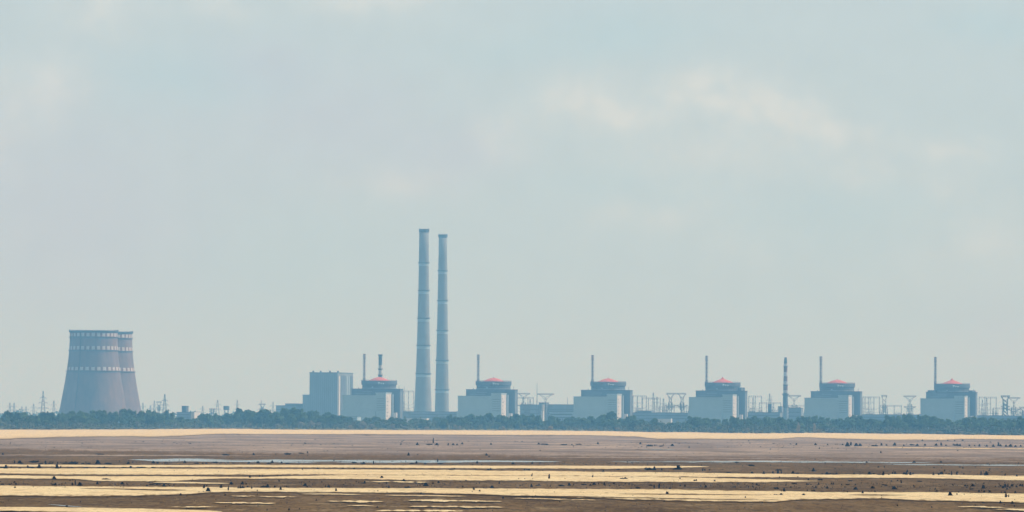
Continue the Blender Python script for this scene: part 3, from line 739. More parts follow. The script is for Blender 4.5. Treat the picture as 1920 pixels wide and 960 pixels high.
# ------------------------------------------------------------------ cooling towers
def cooling_tower(cx, Y, H, label):
    p = W(cx, 780, Y)
    root = empty('cooling_tower', (p.x, Y, 1.6))
    s = 8700 / F
    k = H / 146.0
    prof0 = [(67, 8), (62.5, 22), (58.0, 42), (53.6, 62), (50.2, 80), (47.6, 96), (45.8, 112), (44.9, 126), (44.7, 138), (44.9, 143.5)]
    outer = [(r * s, z * k) for r, z in prof0]
    inner = [(r - .8, z) for r, z in reversed(outer)]
    mb = MB(); mb.lathe(outer + inner + [outer[0]], 96, cap=False)
    sh = mb.build('shell', concrete, root, smooth=True)
    def rad(z):
        for (r0, z0), (r1, z1) in zip(outer, outer[1:]):
            if z0 <= z <= z1: return r0 + (r1 - r0) * (z - z0) / (z1 - z0)
        return outer[-1][0]
    n = 28
    for zc, hh in ((136.8, 5.0), (116.5, 5.4), (84.3, 5.2)):
        zc *= k
        mb = MB()
        for q in range(n * 2):
            a0 = 2 * math.pi * (q - .10) / (2 * n); a1 = 2 * math.pi * (q + 1.10 if q % 2 == 0 else q + 1.02) / (2 * n)
            if q % 2: a0 -= .02
            za, zb_ = zc - hh / 2, zc + hh / 2
            vs = []
            for z in (za, zb_):
                r_ = rad(z) + (.06 if q % 2 == 0 else .03)
                for a in (a0, (a0 + a1) / 2, a1):
                    vs.append((r_ * math.cos(a), r_ * math.sin(a), z))
            mb.add(vs, [(0, 1, 4, 3), (1, 2, 5, 4)], 0 if q % 2 == 0 else 1)
        mb.build('warning_band', [white_paint, red_paint], sh)
        zz = zc - hh / 2 - 1.0
        r_ = rad(zz)
        mb = MB(); mb.lathe([(r_ + .02, zz - .7), (r_ + 1.5, zz - .5), (r_ + 1.5, zz + .1), (r_ + .02, zz + .12)], 96, cap=False)
        for q in range(64):
            a = 2 * math.pi * q / 64
            mb.bar(((r_ + 1.4) * math.cos(a), (r_ + 1.4) * math.sin(a), zz), ((r_ + 1.4) * math.cos(a), (r_ + 1.4) * math.sin(a), zz + 1.1), .12)
        mb.build('gallery', steel_dark, sh)
    zt = 143.5 * k; r_ = rad(zt)
    mb = MB(); mb.lathe([(r_ + .03, zt - 2.9), (r_ + 1.3, zt - 2.2), (r_ + 1.6, zt), (r_ - .6, zt + .02), (r_ - 1.4, zt - .5)], 96, cap=False)
    rr = random.Random(int(cx))
    for q in range(120):
        a = 2 * math.pi * q / 120
        mb.bar(((r_ + 1) * math.cos(a), (r_ + 1) * math.sin(a), zt), ((r_ + 1) * math.cos(a), (r_ + 1) * math.sin(a), zt + rr.uniform(.7, 1.8)), .22)
    mb.build('rim', steel_dark, sh)
    # dark ladder line up the shell
    mb = MB()
    for a in (R(-118), R(62)):
        pts = [((rad(z) + .5) * math.cos(a), (rad(z) + .5) * math.sin(a), z) for z in [x * k for x in (10, 22, 42, 62, 80, 96, 112, 126, 138, 142)]]
        for u, v in zip(pts, pts[1:]): mb.bar(u, v, .7)
    mb.build('ladder', steel_dark, sh)
    mb = MB()
    for q in range(40):
        a = 2 * math.pi * q / 40; a2 = a + math.pi / 40; r0 = outer[0][0]
        for s_ in (-1, 1):
            mb.bar(((r0 + 3) * math.cos(a), (r0 + 3) * math.sin(a), 0), ((r0 - .4) * math.cos(a + s_ * math.pi / 40), (r0 - .4) * math.sin(a + s_ * math.pi / 40), 8.2 * k), .9)
    mb.build('support_columns', concrete, root)
    tag(root, label, 'cooling tower', 'pair of concrete cooling towers')
cooling_tower(174.5, 8700, 143.8, 'front concrete cooling tower, wide and flared, at the left')
cooling_tower(203.0, 8900, 145.0, 'rear cooling tower mostly hidden behind the front one')

# ------------------------------------------------------------------ tall chimneys of the thermal plant
def chimney(base_x, top_x, ytop, Y, wtop, prof, rings, label):
    """prof: (y pixel, width pixel) down the shaft"""
    s = Y / F
    p = W(base_x, 780, Y)
    root = empty('chimney', (p.x, Y, 1.6))
    def zz(y): return W((base_x + top_x) / 2, y, Y).z - 1.6
    pr = [(wd * s / 2, max(0, zz(y))) for y, wd in prof]
    pr = pr[::-1] if pr[0][1] > pr[-1][1] else pr
    top = pr[-1]
    mb = MB(); mb.lathe(pr + [(top[0] - .6, top[1] + .01), (top[0] - .8, top[1] - 6)], 40, cap=False)
    sh = mb.build('shaft', chim_conc, root, smooth=True)
    def rad(z):
        for (r0, z0), (r1, z1) in zip(pr, pr[1:]):
            if z0 <= z <= z1: return r0 + (r1 - r0) * (z - z0) / (z1 - z0)
        return top[0]
    for y in rings:
        z = zz(y); r_ = rad(z)
        mb = MB(); mb.lathe([(r_, z + .2), (r_ + 1.3, z + .5), (r_ + 1.3, z + 1.6), (r_, z + 1.7)], 40, cap=False)
        for q in range(20):
            a = 2 * math.pi * q / 20
            mb.bar(((r_ + 1.2) * math.cos(a), (r_ + 1.2) * math.sin(a), z + 1.5), ((r_ + 1.2) * math.cos(a), (r_ + 1.2) * math.sin(a), z + 2.7), .15)
        mb.build('gallery', steel_dark, sh)
        mb = MB(); mb.lathe([(rad(z - 4.5) + .05, z - 4.5), (rad(z) + .05, z - .1)], 40, cap=False)
        mb.build('white_band', pale_panel, sh, smooth=True)
    mb = MB(); r_ = top[0]; z = top[1]
    mb.lathe([(r_, z - 5), (r_ + .7, z - 4.5), (r_ + .8, z + .2), (r_ - .5, z + .22)], 40, cap=False)
    for k in range(16):
        a = 2 * math.pi * k / 16; mb.bar((r_ * math.cos(a), r_ * math.sin(a), z), (r_ * math.cos(a), r_ * math.sin(a), z + 1.6), .3)
    mb.build('rim', steel_dark, sh)
    tag(root, label, 'chimney', 'two very tall thermal plant chimneys')
chimney(793, 794, 430, 9200, 18.5, [(430, 18.0), (470, 18.6), (530, 19.6), (600, 22.3), (650, 24.5), (700, 27.5), (735, 30), (770, 32.6), (804, 35)],
        [494, 546, 598, 649, 702], 'taller left one of the two pale concrete chimneys')
chimney(828.5, 830, 440, 9300, 16, [(440, 15.6), (480, 16.2), (560, 18.5), (620, 20.5), (680, 23), (730, 25), (770, 26.4), (804, 28)],
        [509, 565, 621, 677, 732], 'slightly shorter right one of the two pale concrete chimneys')

# ------------------------------------------------------------------ striped chimneys
def striped(cx, Y, bands, widths, label, platform=None):
    s = Y / F; p = W(cx, 785, Y); root = empty('striped_chimney', (p.x, Y, 1.6))
    def zz(y): return W(cx, y, Y).z - 1.6
    mb = MB(); prof = []
    def wd(y): return interp(widths, y) * s / 2
    n = 20
    for (y0, y1, mi) in bands:
        mb.lathe([(wd(y1), max(0, zz(y1))), (wd(y0), zz(y0))], n, mi=mi, cap=False)
    y0 = bands[0][0]
    mb.lathe([(wd(y0), zz(y0)), (wd(y0) * .75, zz(y0) + .01), (wd(y0) * .75, zz(y0) - 3)], n, mi=2, cap=False)
    sh = mb.build('shaft', [red_paint, white_paint, mid_panel, dark_panel], root, smooth=False)
    for y, e in platform or []:
        z = zz(y); r_ = wd(y)
        g = MB(); g.lathe([(r_ + .01, z - 1), (r_ + e * .6, z - .4), (r_ + e, z), (r_ + e, z + .5), (r_ + .01, z + .52)], n, cap=False)
        for q in range(10):
            a = 2 * math.pi * q / 10; g.bar(((r_ + e) * math.cos(a), (r_ + e) * math.sin(a), z + .5), ((r_ + e) * math.cos(a), (r_ + e) * math.sin(a), z + 1.7), .15)
        g.build('gallery', steel_dark, sh)
    tag(root, label, 'chimney')
striped(1472.5, 8250, [(670, 681.5, 3), (681.5, 688, 1), (688, 697.5, 0), (697.5, 705.5, 1), (705.5, 714.5, 0), (714.5, 722.5, 1), (722.5, 731.5, 0), (731.5, 736.5, 1), (736.5, 765, 3), (765, 803, 2)],
        [(670, 4.4), (672, 6.2), (676, 7.0), (681, 6.6), (690, 7.0), (735, 8.6), (745, 10), (803, 10.6)], 'red and white striped chimney between the fourth and fifth domes',
        [(740, 1.6), (687.5, .5), (722, .6)])
striped(712.5, 8200, [(664.5, 684.5, 3), (684.5, 703.5, 1), (703.5, 709, 3), (709, 803, 2)], [(664, 7.0), (684, 6.6), (703, 6.8), (709, 8.2), (803, 9)],
        'chimney with dark top and white middle behind the first dome', [(666, .7), (692, 1.1), (703.5, 1.1)])

# ------------------------------------------------------------------ boiler house and low buildings
def block_at(xl, xr, ytop, Y, depth, rot, ybase=None, extra=0):
    s = Y / F
    a = W(xl, ytop, Y)
    wd = (xr - xl) * s / math.cos(rot)
    return a.x, wd, a.z
bx, bw, bz = block_at(580.5, 633.5, 699.5, 8950, 100, ROT)
BR = ROT
root = empty('boiler_house', (bx, 8950, 1.6), -BR)
mb = MB(); mb.box(0, bw, 0, 105, 0, bz - 1.6); main = mb.build('main_hall', mid_panel, root)
for k in range(14):
    mb = MB(); mb.box(2 + k * 3.2, 2.5 + k * 3.2, -.25, -.004, 4, bz - 5); mb.build('pilaster', dark_panel, main)
mb = MB(); mb.box(-.4, bw + .4, -.4, 105.4, bz - 1.59, bz - .3)
for u in (4, 16, 31, 44): mb.box(u, u + 2.2, 2, 5, bz - .29, bz + 2.2)
mb.build('parapet', dark_panel, main)
for v0, v1, mm in ((5, 14, light_wall), (60, 66, pale_panel), (74, 80, pale_panel)):
    mb = MB(); mb.box(bw + .42, bw + .9, v0, v1, 8, bz - 6); mb.build('stair_strip', mm, main)
for v0, v1 in ((20, 52), (84, 102)):
    mb = MB(); mb.box(bw + .42, bw + .8, v0, v1, 3, bz - 5); mb.build('cladding', dark_panel, main)
mb = MB(); mb.box(-12, -.01, 4, 60, 0, 45); mb.box(-12.3, -.01, 3.7, 60.3, 45.01, 46.4); mb.build('step_block', mid_panel, root)
tag(root, 'tall pale blue boiler house left of the first reactor building', 'building')

def low_building(name, label, boxes, Y, x, rot=-ROT, cat='building', m=mid_panel):
    """boxes: (xl, xr, ytop, v0, depth, material, part name)"""
    s = Y / F; p = W(x, 785, Y)
    root = empty(name, (p.x, Y, 1.6), rot)
    for xl, xr, yt, v0, dv, mm, pn in boxes:
        u0 = ((xl - x) * s - v0 * math.sin(-rot)) / math.cos(rot); u1 = ((xr - x) * s - v0 * math.sin(-rot)) / math.cos(rot)
        z = W(x, yt, Y + v0).z - 1.6
        mb = MB(); mb.box(u0, u1, v0, v0 + dv, 0, z - .6)
        o = mb.build(pn, mm, root)
        mb = MB(); mb.box(u0 - .3, u1 + .3, v0 - .3, v0 + dv + .3, z - .59, z); mb.build('roof', roof_tar if mm is not light_wall else pale_panel, o)
        if mm is not light_wall and u1 - u0 > 6:
            for fz in (.55, .75):
                mb = MB(); mb.box(u0 + 1.5, u1 - 1.5, v0 - .05, v0 - .004, z * fz, z * fz + 1.3); mb.build('window_band', window_dark, o)
    return tag(root, label, cat)
low_building('workshop', 'low flat building left of the boiler house', [(517, 566, 760, 0, 30, mid_panel, 'hall'), (533, 562, 756.5, 34, 30, mid_panel, 'upper_hall')], 9000, 540)
low_building('workshop', 'small building with white end wall between cooling towers and chimneys', [(331, 357.5, 772.5, 0, 28, mid_panel, 'hall'), (357.6, 364.5, 771.6, 1, 26, light_wall, 'end_block'), (338, 347, 761, 30, 10, dark_panel, 'roof_tower')], 7700, 345, rot=-R(14))
low_building('workshop', 'low white walled hall on the left of the reactor row', [(640, 670, 781, 0, 22, pale_panel, 'hall')], 7750, 655)
low_building('workshop', 'long hazy hall behind the second and third domes', [(975, 1012, 758.5, 0, 24, mid_panel, 'hall'), (1022, 1078, 758.0, 4, 24, mid_panel, 'upper_hall'), (1010, 1024, 754.5, -6, 20, mid_panel, 'tower_block')], 8350, 1020)
low_building('workshop', 'low blue hall in front of the third reactor building', [(1030, 1098, 771, 0, 20, pale_panel, 'hall')], 8050, 1050)
low_building('white_tower', 'narrow white tower between the second and third domes', [(1015.5, 1019.5, 757.5, 0, 4, light_wall, 'shaft'), (1014, 1018, 769.5, -8, 5, light_wall, 'foot')], 8150, 1017, cat='tower')
low_building('workshop', 'long low hall between the third and fourth domes', [(1186, 1300, 773.5, 0, 24, mid_panel, 'hall'), (1196, 1222, 770, 10, 20, mid_panel, 'upper_hall')], 8150, 1240)
low_building('shed', 'white shed behind trees between third and fourth domes', [(1230, 1258, 784.6, 0, 10, light_wall, 'hall')], 7800, 1245)
low_building('workshop', 'low hall left of the striped chimney', [(1402, 1462, 773, 0, 24, mid_panel, 'hall'), (1440, 1446, 757.5, 6, 5, dark_panel, 'tower_block')], 8150, 1430)
low_building('workshop', 'plant hall at the foot of the striped chimney', [(1459, 1466, 762, 0, 14, mid_panel, 'side_block'), (1478, 1502, 764.5, 0, 20, mid_panel, 'hall')], 8200, 1480)
low_building('workshop', 'low hall right of the fifth dome', [(1616, 1730, 777, 0, 24, mid_panel, 'hall')], 8150, 1670)
low_building('workshop', 'low hall at the far right behind the switchyard', [(1832, 1960, 779, 0, 24, mid_panel, 'hall')], 8150, 1880)
low_building('workshop', 'low hall between the chimneys and the second dome', [(752, 862, 771.5, 0, 24, mid_panel, 'hall')], 8400, 800)
low_building('workshop', 'long white roofed hall under the tall chimneys', [(745, 800, 783.6, 0, 16, light_wall, 'hall')], 7850, 770)
low_building('hut', 'tiny white hut among trees at the left edge', [(26.5, 31.5, 789.5, 0, 3, light_wall, 'hall')], G(29, 797).y + 60, 29, rot=-R(8), cat='hut')
low_building('hut', 'small tan hut on the shore below the fifth dome', [(1541, 1560, 799, 0, 6, light_wall, 'hall')], G(1550, shore_y(1550)).y + 20, 1550, cat='hut')

# ------------------------------------------------------------------ pylons, gantries, masts
def pylon(x, ytop, Y, label, wb=7.0, arms=((.62, 8), (.76, 7), (.9, 5)), sw=.34, name='power_pylon'):
    p = W(x, ytop, Y); H = p.z - 1.6
    root = empty(name, (p.x, Y, 1.6), R(rnd.uniform(-30, 30)))
    n = max(6, int(H / 6)); mb = MB()
    def hw(t): return wb / 2 * (1 - t) ** 1.25 + .55
    for i in range(n):
        t0, t1 = i / n, (i + 1) / n
        a, b_ = hw(t0), hw(t1)
        cs0 = [(-a, -a), (a, -a), (a, a), (-a, a)]; cs1 = [(-b_, -b_), (b_, -b_), (b_, b_), (-b_, b_)]
        for k in range(4):
            k2 = (k + 1) % 4
            mb.bar((*cs0[k], t0 * H), (*cs1[k], t1 * H), sw)
            mb.bar((*cs0[k], t0 * H), (*cs1[k2], t1 * H), sw * .7)
            mb.bar((*cs1[k], t1 * H), (*cs0[k2], t0 * H), sw * .7)
    mb.build('lattice_mast', steel_grey, root)
    for t, l_ in arms:
        m2 = MB(); z = t * H; b_ = hw(t)
        for s_ in (-1, 1):
            m2.bar((s_ * b_, -b_, z), (s_ * l_, 0, z + .2), sw); m2.bar((s_ * b_, b_, z), (s_ * l_, 0, z + .2), sw)
            m2.bar((s_ * b_, 0, z + 1.8), (s_ * l_, 0, z + .3), sw * .8)
            m2.bar((s_ * l_, 0, z + .2), (s_ * l_, 0, z - 2.2), sw * .8)
        m2.build('crossarm', steel_grey, root)
    return tag(root, label, 'pylon', 'lattice power pylons')
PL = [(18.5, 755, 9500, 'left one of two close small pylons left of the cooling towers'), (26.5, 755, 9500, 'right one of two close small pylons left of the cooling towers'),
      (41, 762, 9800, 'short faint pylon between two small pylons and the tall one'), (49, 762, 9800, 'short faint pylon left of the pylon with a wide foot'),
      (63, 757, 9500, 'faint pylon just left of the tall pylon'), (81, 733, 9200, 'tall pylon left of the cooling towers'), (101, 751, 9300, 'slim pylon touching the left flank of the cooling tower'),
      (268, 755, 9500, 'small pylon just right of the cooling towers'), (289.5, 751, 9500, 'slim faint pylon right of the cooling towers'), (309, 739, 9000, 'tall dark pylon right of the cooling towers'),
      (282, 760, 9700, 'short faint pylon behind trees right of the cooling towers'), (380, 761, 9800, 'short faint pylon right of the small white ended building'), (408, 750, 9100, 'pylon with wide foot left of the dark tank'),
      (445, 750, 9300, 'slim pylon above the round tree crown'), (490, 750, 9200, 'pylon with paired gantry left of the boiler house'), (512, 753, 9400, 'slim pylon nearest the boiler house on its left'),
      (1225, 736, 8500, 'tall slim pylon between the third and fourth domes'), (1195, 745, 8500, 'slim pylon next to the third reactor building'), (1244, 747, 8600, 'short pylon left of the twin topped gantry'),
      (1232, 744, 8700, 'faint pylon beside the tall slim one'), (1443, 738, 8500, 'slim pylon between the fourth dome and striped chimney'), (1412, 745, 8600, 'faint pylon right of the fourth reactor building'),
      (1632, 744, 8500, 'pylon right of the fifth reactor building'), (1622, 745, 8700, 'faint pylon hugging the fifth reactor building'), (1850, 746, 8500, 'pylon right of the sixth reactor building'), (1842, 749, 8600, 'faint pylon hugging the sixth reactor building'),
      (994, 748, 8600, 'faint pylon right of the second reactor building')]
for x, yt, Y, lab in PL:
    pylon(x, yt, Y, lab, wb=9 if x in (81, 309, 408) else 5.5, arms=((.45, 9), (.62, 7), (.78, 5)) if x in (81, 309) else ((.6, 6), (.8, 5)), sw=.32 if x in (81, 309) else .18)
def mast(x, yt, Y, label):
    p = W(x, yt, Y); H = p.z - 1.6; root = empty('lightning_mast', (p.x, Y, 1.6))
    mb = MB(); mb.lathe([(.9, 0), (.55, H * .5), (.35, H * .75), (.2, H)], 8); mb.build('mast_pole', steel_grey, root)
    mb = MB(); mb.lathe([(.5, H * .55), (1.3, H * .55 + .1), (1.3, H * .55 + .5), (.5, H * .55 + .6)], 8, cap=False); mb.build('platform', steel_grey, root)
    tag(root, label, 'mast', 'slender lightning masts')
for x, yt, Y, lab in [(1007, 717, 8300, 'tallest needle mast between second and third domes'), (1181, 735, 8300, 'thin mast at the right edge of the third reactor building'), (758, 724, 8150, 'thin mast on the right side of the first reactor building'),
                      (1395, 736, 8300, 'thin mast at the right of the fourth reactor building'), (1064, 745, 8300, 'short needle mast left of the third dome'), (1607, 730, 8300, 'thin mast above the fifth reactor building'), (1446, 742, 8400, 'second thin mast between the fourth dome and striped chimney'),
                      (1832, 736, 8300, 'thin mast at the right of the sixth reactor building')]:
    mast(x, yt, Y, lab)
def tgantry(x, yt, Y, label, wt=30, stem=9, heads=1, ymid=None, half=False, q=1.0):
    """switchyard structure: truss stem carrying a wide dish shaped crossbeam, with a lower pair of arms"""
    s = Y / F; p = W(x, yt, Y); H = p.z - 1.6
    root = empty('switchyard_gantry', (p.x, Y, 1.6), R(rnd.uniform(-6, 6)))
    offs = [0] if heads == 1 else [-11 * s, 11 * s]
    mb = MB()
    for ox in offs:
        n = 8; a = stem * s / 2; t_ = H - 5
        for i in range(n):
            z0, z1 = t_ * i / n, t_ * (i + 1) / n
            f0 = 1 if i < 4 else .55; f1 = 1 if i + 1 < 4 else .55
            for sx in (-1, 1):
                for sy in (-1, 1):
                    mb.bar((ox + sx * a * f0, sy * a * .5, z0), (ox + sx * a * f1, sy * a * .5, z1), .22 * q)
                mb.bar((ox + sx * a * f0, -a * .5, z0), (ox - sx * a * f1, a * .5, z1), .2 * q)
                mb.bar((ox + a * f0, sx * a * .5, z0), (ox - a * f1, sx * a * .5, z1), .3 * q)
        # flare
        for sx in (-1, 1):
            mb.bar((ox + sx * a * .55, 0, t_), (ox + sx * (wt * s / (2.2 * heads)), 0, H - 1), .34 * q)
            mb.bar((ox + sx * a * .5, 0, t_ - 4), (ox + sx * (wt * s / (3 * heads)), 0, H - 1.5), .3 * q)
    mb.build('truss_stem', steel_grey, root)
    hw_ = wt * s / 2
    m2 = MB()
    for z in (H - 1.7, H):
        for sy in (-1.2, 1.2): m2.bar((-hw_, sy, z), (hw_ if not half else hw_ * .4, sy, z), .24 * q)
    k = int(hw_ * 2 / 2.2)
    for i in range(k):
        u0 = -hw_ + i * 2 * hw_ / k; u1 = u0 + 2 * hw_ / k
        if half and u1 > hw_ * .4: break
        m2.bar((u0, -1.2, H - 1.7), (u1, -1.2, H), .3); m2.bar((u0, 1.2, H), (u1, 1.2, H - 1.7), .3)
    m2.build('crossbeam', steel_grey, root)
    m3 = MB(); zl = (W(x, ymid or yt + 24, Y).z - 1.6)
    for ox in offs:
        for sx in (-1, 1):
            l_ = wt * s * (.48 if heads == 1 else .3)
            m3.bar((ox, 0, zl - 2.5), (ox + sx * l_, 0, zl + 1), .8, .5); m3.bar((ox, 0, zl + 1.5), (ox + sx * l_, 0, zl + 1), .5); m3.bar((ox + sx * l_ * .5, 0, zl), (ox + sx * l_ * .5, 0, zl - 4), .4)
            m3.bar((ox + sx * l_ * .3, 0, zl - 6), (ox + sx * l_ * .3, 0, zl + 5), .9)
    m3.build('lower_arm', steel_grey, root)
    return tag(root, label, 'gantry', 'switchyard gantries with dish shaped tops')
tgantry(1023, 738, 8300, 'single stemmed gantry between the second and third domes', wt=32, stem=5)
tgantry(1268, 737, 8250, 'twin stemmed gantry left of the fourth dome', wt=36, stem=8, heads=2, q=1.3)
tgantry(1489, 741, 8300, 'gantry behind the striped chimney with its beam to the right', wt=26, stem=4)
tgantry(1658, 741, 8250, 'narrow boxy gantry left of the sixth dome', wt=11, stem=11, q=1.4)
tgantry(1706, 742, 8300, 'slim gantry with wide dish top left of the sixth dome', wt=24, stem=5, ymid=764)
tgantry(982, 737, 8500, 'faint gantry beside the second reactor building', wt=24, stem=3)
tgantry(1885, 742, 8200, 'broad dark gantry at the far right', wt=17, stem=15, ymid=763, q=2.6)
tgantry(1901, 745, 8300, 'faint gantry at the far right with wide beam', wt=24, stem=3)
tgantry(492, 757, 9400, 'small gantry beside the pylon left of the boiler house', wt=12, stem=3, ymid=768)
tgantry(298, 753, 9300, 'wide gantry left of the tall dark pylon', wt=10, stem=6, ymid=765)
tgantry(398, 766, 9000, 'squat gantry left of the dark tank', wt=12, stem=6, ymid=772)
tgantry(1919, 763, 8200, 'low gantry cut off by the right edge', wt=16, stem=4, ymid=775)
def portal(x0, x1, yt, Y, n, label):
    s = Y / F; p = W((x0 + x1) / 2, yt, Y); H = p.z - 1.6
    root = empty('portal_frame', (p.x, Y, 1.6)); hw_ = (x1 - x0) * s / 2
    for i in range(n + 1):
        mb = MB(); u = -hw_ + 2 * hw_ * i / n
        mb.bar((u - .8, 0, 0), (u - .3, 0, H), .26); mb.bar((u + .8, 0, 0), (u + .3, 0, H), .26)
        for k in range(7): mb.bar((u - .7, 0, H * k / 7), (u + .6, 0, H * (k + 1) / 7), .22)
        mb.build('truss_post', steel_grey, root)
    mb = MB(); mb.bar((-hw_, 0, H), (hw_, 0, H), .28); mb.bar((-hw_, 0, H - 1.6), (hw_, 0, H - 1.6), .2)
    k = int(hw_ * 2 / 3)
    for i in range(k): mb.bar((-hw_ + i * 2 * hw_ / k, 0, H - 1.6), (-hw_ + (i + .5) * 2 * hw_ / k, 0, H), .25)
    mb.build('crossbeam', steel_grey, root)
    zl = H * .58
    for i in range(3):
        m3 = MB(); z = zl - i * 5
        for j in range(16):
            t0, t1 = j / 16, (j + 1) / 16
            def cz(t): return z + 10 * (t - .5) ** 2
            m3.bar((-hw_ + 2 * hw_ * t0, i - 1, cz(t0)), (-hw_ + 2 * hw_ * t1, i - 1, cz(t1)), .22)
        m3.build('wire', wire_m, root)
    tag(root, label, 'portal frame', 'hazy switchyard portal frames')
portal(1187, 1212, 742, 8450, 3, 'portal frame right of the third reactor building')
portal(1205, 1238, 746, 8550, 3, 'fainter portal frame between the third and fourth domes')
portal(1404, 1428, 742.5, 8450, 2, 'portal frame right of the fourth reactor building')
portal(1424, 1464, 755, 8500, 3, 'low portal frame left of the striped chimney')
portal(1618, 1649, 744, 8450, 3, 'portal frame right of the fifth reactor building')
portal(1650, 1690, 760, 8500, 3, 'low portal frame left of the slim wide topped gantry')
portal(1836, 1868, 744.5, 8450, 3, 'portal frame right of the sixth reactor building')
portal(1862, 1930, 765, 8500, 4, 'low portal frame at the far right edge')
portal(970, 1000, 745, 8600, 3, 'faint portal frame right of the second reactor building')
portal(756, 776, 733, 8700, 2, 'faint portal frame left of the tall chimneys')
portal(1236, 1292, 762, 8500, 4, 'low portal frame under the twin stemmed gantry')
portal(1478, 1512, 760, 8500, 2, 'low portal frame right of the striped chimney')
def switchgear(x, yt, Y, wpx, label, seed):
    s_ = Y / F; p = W(x, yt, Y); H = p.z - 1.6; root = empty('switchgear', (p.x, Y, 1.6)); r_ = random.Random(seed); hw_ = wpx * s_ / 2
    mb = MB(); mb.box(-hw_, hw_, -3, 3, 0, H * .45); mb.box(-hw_ * .8, hw_ * .3, -2.5, 2.5, H * .45 + .01, H * .62); mb.build('transformer_tank', mid_panel, root)
    for k in range(5):
        u = -hw_ + 2 * hw_ * (k + .5) / 5
        mb = MB(); mb.lathe([(.5, 0), (.45, H * .6), (.9, H * .62), (.35, H * .66), (.8, H * .72), (.3, H * .76), (.15, H * r_.uniform(.85, 1.0))], 8, u, r_.uniform(-4, 4)); mb.build('insulator_post', steel_grey, root)
    mb = MB(); mb.bar((-hw_, 0, H * .8), (hw_, 0, H * .86), .2); mb.build('busbar', steel_grey, root)
    tag(root, label, 'switchgear', 'hazy switchgear between the reactor buildings')
for i, (x, yt, Y, wp, lab) in enumerate([(1196, 762, 8300, 12, 'switchgear right of the third reactor building'), (1247, 758, 8300, 12, 'switchgear left under the twin stemmed gantry'), (1284, 760, 8300, 16, 'switchgear right under the twin stemmed gantry'),
        (1410, 760, 8300, 10, 'switchgear right of the fourth reactor building'), (1424, 763, 8300, 12, 'switchgear between fourth dome and small dark tower'), (1445, 757, 8350, 9, 'tall switchgear left of the striped chimney'), (1456, 763, 8350, 10, 'switchgear touching the foot of the striped chimney'),
        (1512, 764, 8300, 10, 'switchgear left of the fifth reactor building'), (1630, 766, 8300, 14, 'switchgear right of the fifth reactor building'), (1657, 762, 8300, 18, 'switchgear under the narrow boxy gantry'), (1682, 770, 8300, 14, 'low switchgear left of the slim wide topped gantry'),
        (1706, 765, 8300, 14, 'switchgear under the slim wide topped gantry'), (1845, 768, 8300, 14, 'switchgear right of the sixth reactor building'), (1866, 764, 8300, 12, 'switchgear left of the broad dark gantry'), (1905, 766, 8300, 14, 'switchgear right of the broad dark gantry'),
        (988, 757, 8300, 12, 'switchgear right of the second reactor building'), (765, 764, 8250, 12, 'switchgear left of the taller pale chimney')]):
    switchgear(x, yt, Y, wp, lab, i)
# dark tank on legs
p = W(424.5, 761, 8900); H = p.z - 1.6; s = 8900 / F
root = empty('water_tank', (p.x, 8900, 1.6))
mb = MB(); mb.lathe([(4.3, H - 6.5), (4.7, H - 5.5), (4.7, H - .8), (3.6, H)], 20); mb.build('tank', dark_panel, root)
for k in range(4):
    a = k * math.pi / 2 + .6; mb = MB(); mb.bar((4.6 * math.cos(a), 4.6 * math.sin(a), 0), (3.9 * math.cos(a), 3.9 * math.sin(a), H - 6.5), .6); mb.build('leg', steel_grey, root)
tag(root, 'dark tank on thin legs above the trees left of the round crowns', 'water tank')

# ------------------------------------------------------------------ trees along the shore
def tree_mesh(seed, Hh=1.0):
    """unit tree: crown about 1 wide, 1 tall"""
    r_ = random.Random(seed); mb = MB()
    lobes = [(0, 0, .55, .30, .30)]
    for k in range(r_.randint(9, 13)):
        a = r_.uniform(0, 6.28); d = r_.uniform(.12, .36); z = r_.uniform(.12, .84)
        d *= (1 - .5 * max(0, z - .55) / .4)
        q = r_.uniform(.11, .21)
        lobes.append((d * math.cos(a), d * math.sin(a), z, q, q * r_.uniform(.7, 1.0)))
    for k in range(3):
        lobes.append((r_.uniform(-.15, .15), r_.uniform(-.15, .15), r_.uniform(.8, .9), r_.uniform(.07, .12), r_.uniform(.06, .11)))
    for (cx, cy, cz, q, qz) in lobes:
        n = int(900 * q * q * 6)
        for _ in range(n):
            d = Vector((r_.gauss(0, 1), r_.gauss(0, 1), r_.gauss(0, 1))).normalized()
            rr = r_.uniform(.72, 1.12)
            c0 = Vector((cx + d.x * q * rr, cy + d.y * q * rr, max(.02, cz + d.z * qz * rr)))
            nn = (d + Vector((r_.gauss(0, .5), r_.gauss(0, .5), r_.gauss(0, .5)))).normalized()
            a = nn.orthogonal().normalized(); b_ = nn.cross(a)
            an = r_.uniform(0, 3.14); a, b_ = a * math.cos(an) + b_ * math.sin(an), b_ * math.cos(an) - a * math.sin(an)
            sz = r_.uniform(.018, .042)
            mb.add([c0 - a * sz - b_ * sz * .6, c0 + a * sz - b_ * sz * .7, c0 + a * sz * .6 + b_ * sz, c0 - a * sz * .7 + b_ * sz * .8], [(0, 1, 2, 3)])
    return mb
def trunk_mesh(seed):
    r_ = random.Random(seed); mb = MB()
    mb.lathe([(.035, 0), (.026, .2), (.02, .45), (.008, .8)], 7)
    for k in range(5):
        a = r_.uniform(0, 6.28); z = r_.uniform(.15, .5)
        mb.bar((0, 0, z), (.28 * math.cos(a), .28 * math.sin(a), z + r_.uniform(.12, .3)), .022, .006)
    return mb
crowns = [hid(tree_mesh(s).build('crown', leaf_m)) for s in range(8)]
trunks = [hid(trunk_mesh(s).build('trunk', bark)) for s in range(4)]
bushes = [hid(tree_mesh(s + 40).build('shrub', shrub_m)) for s in range(4)]
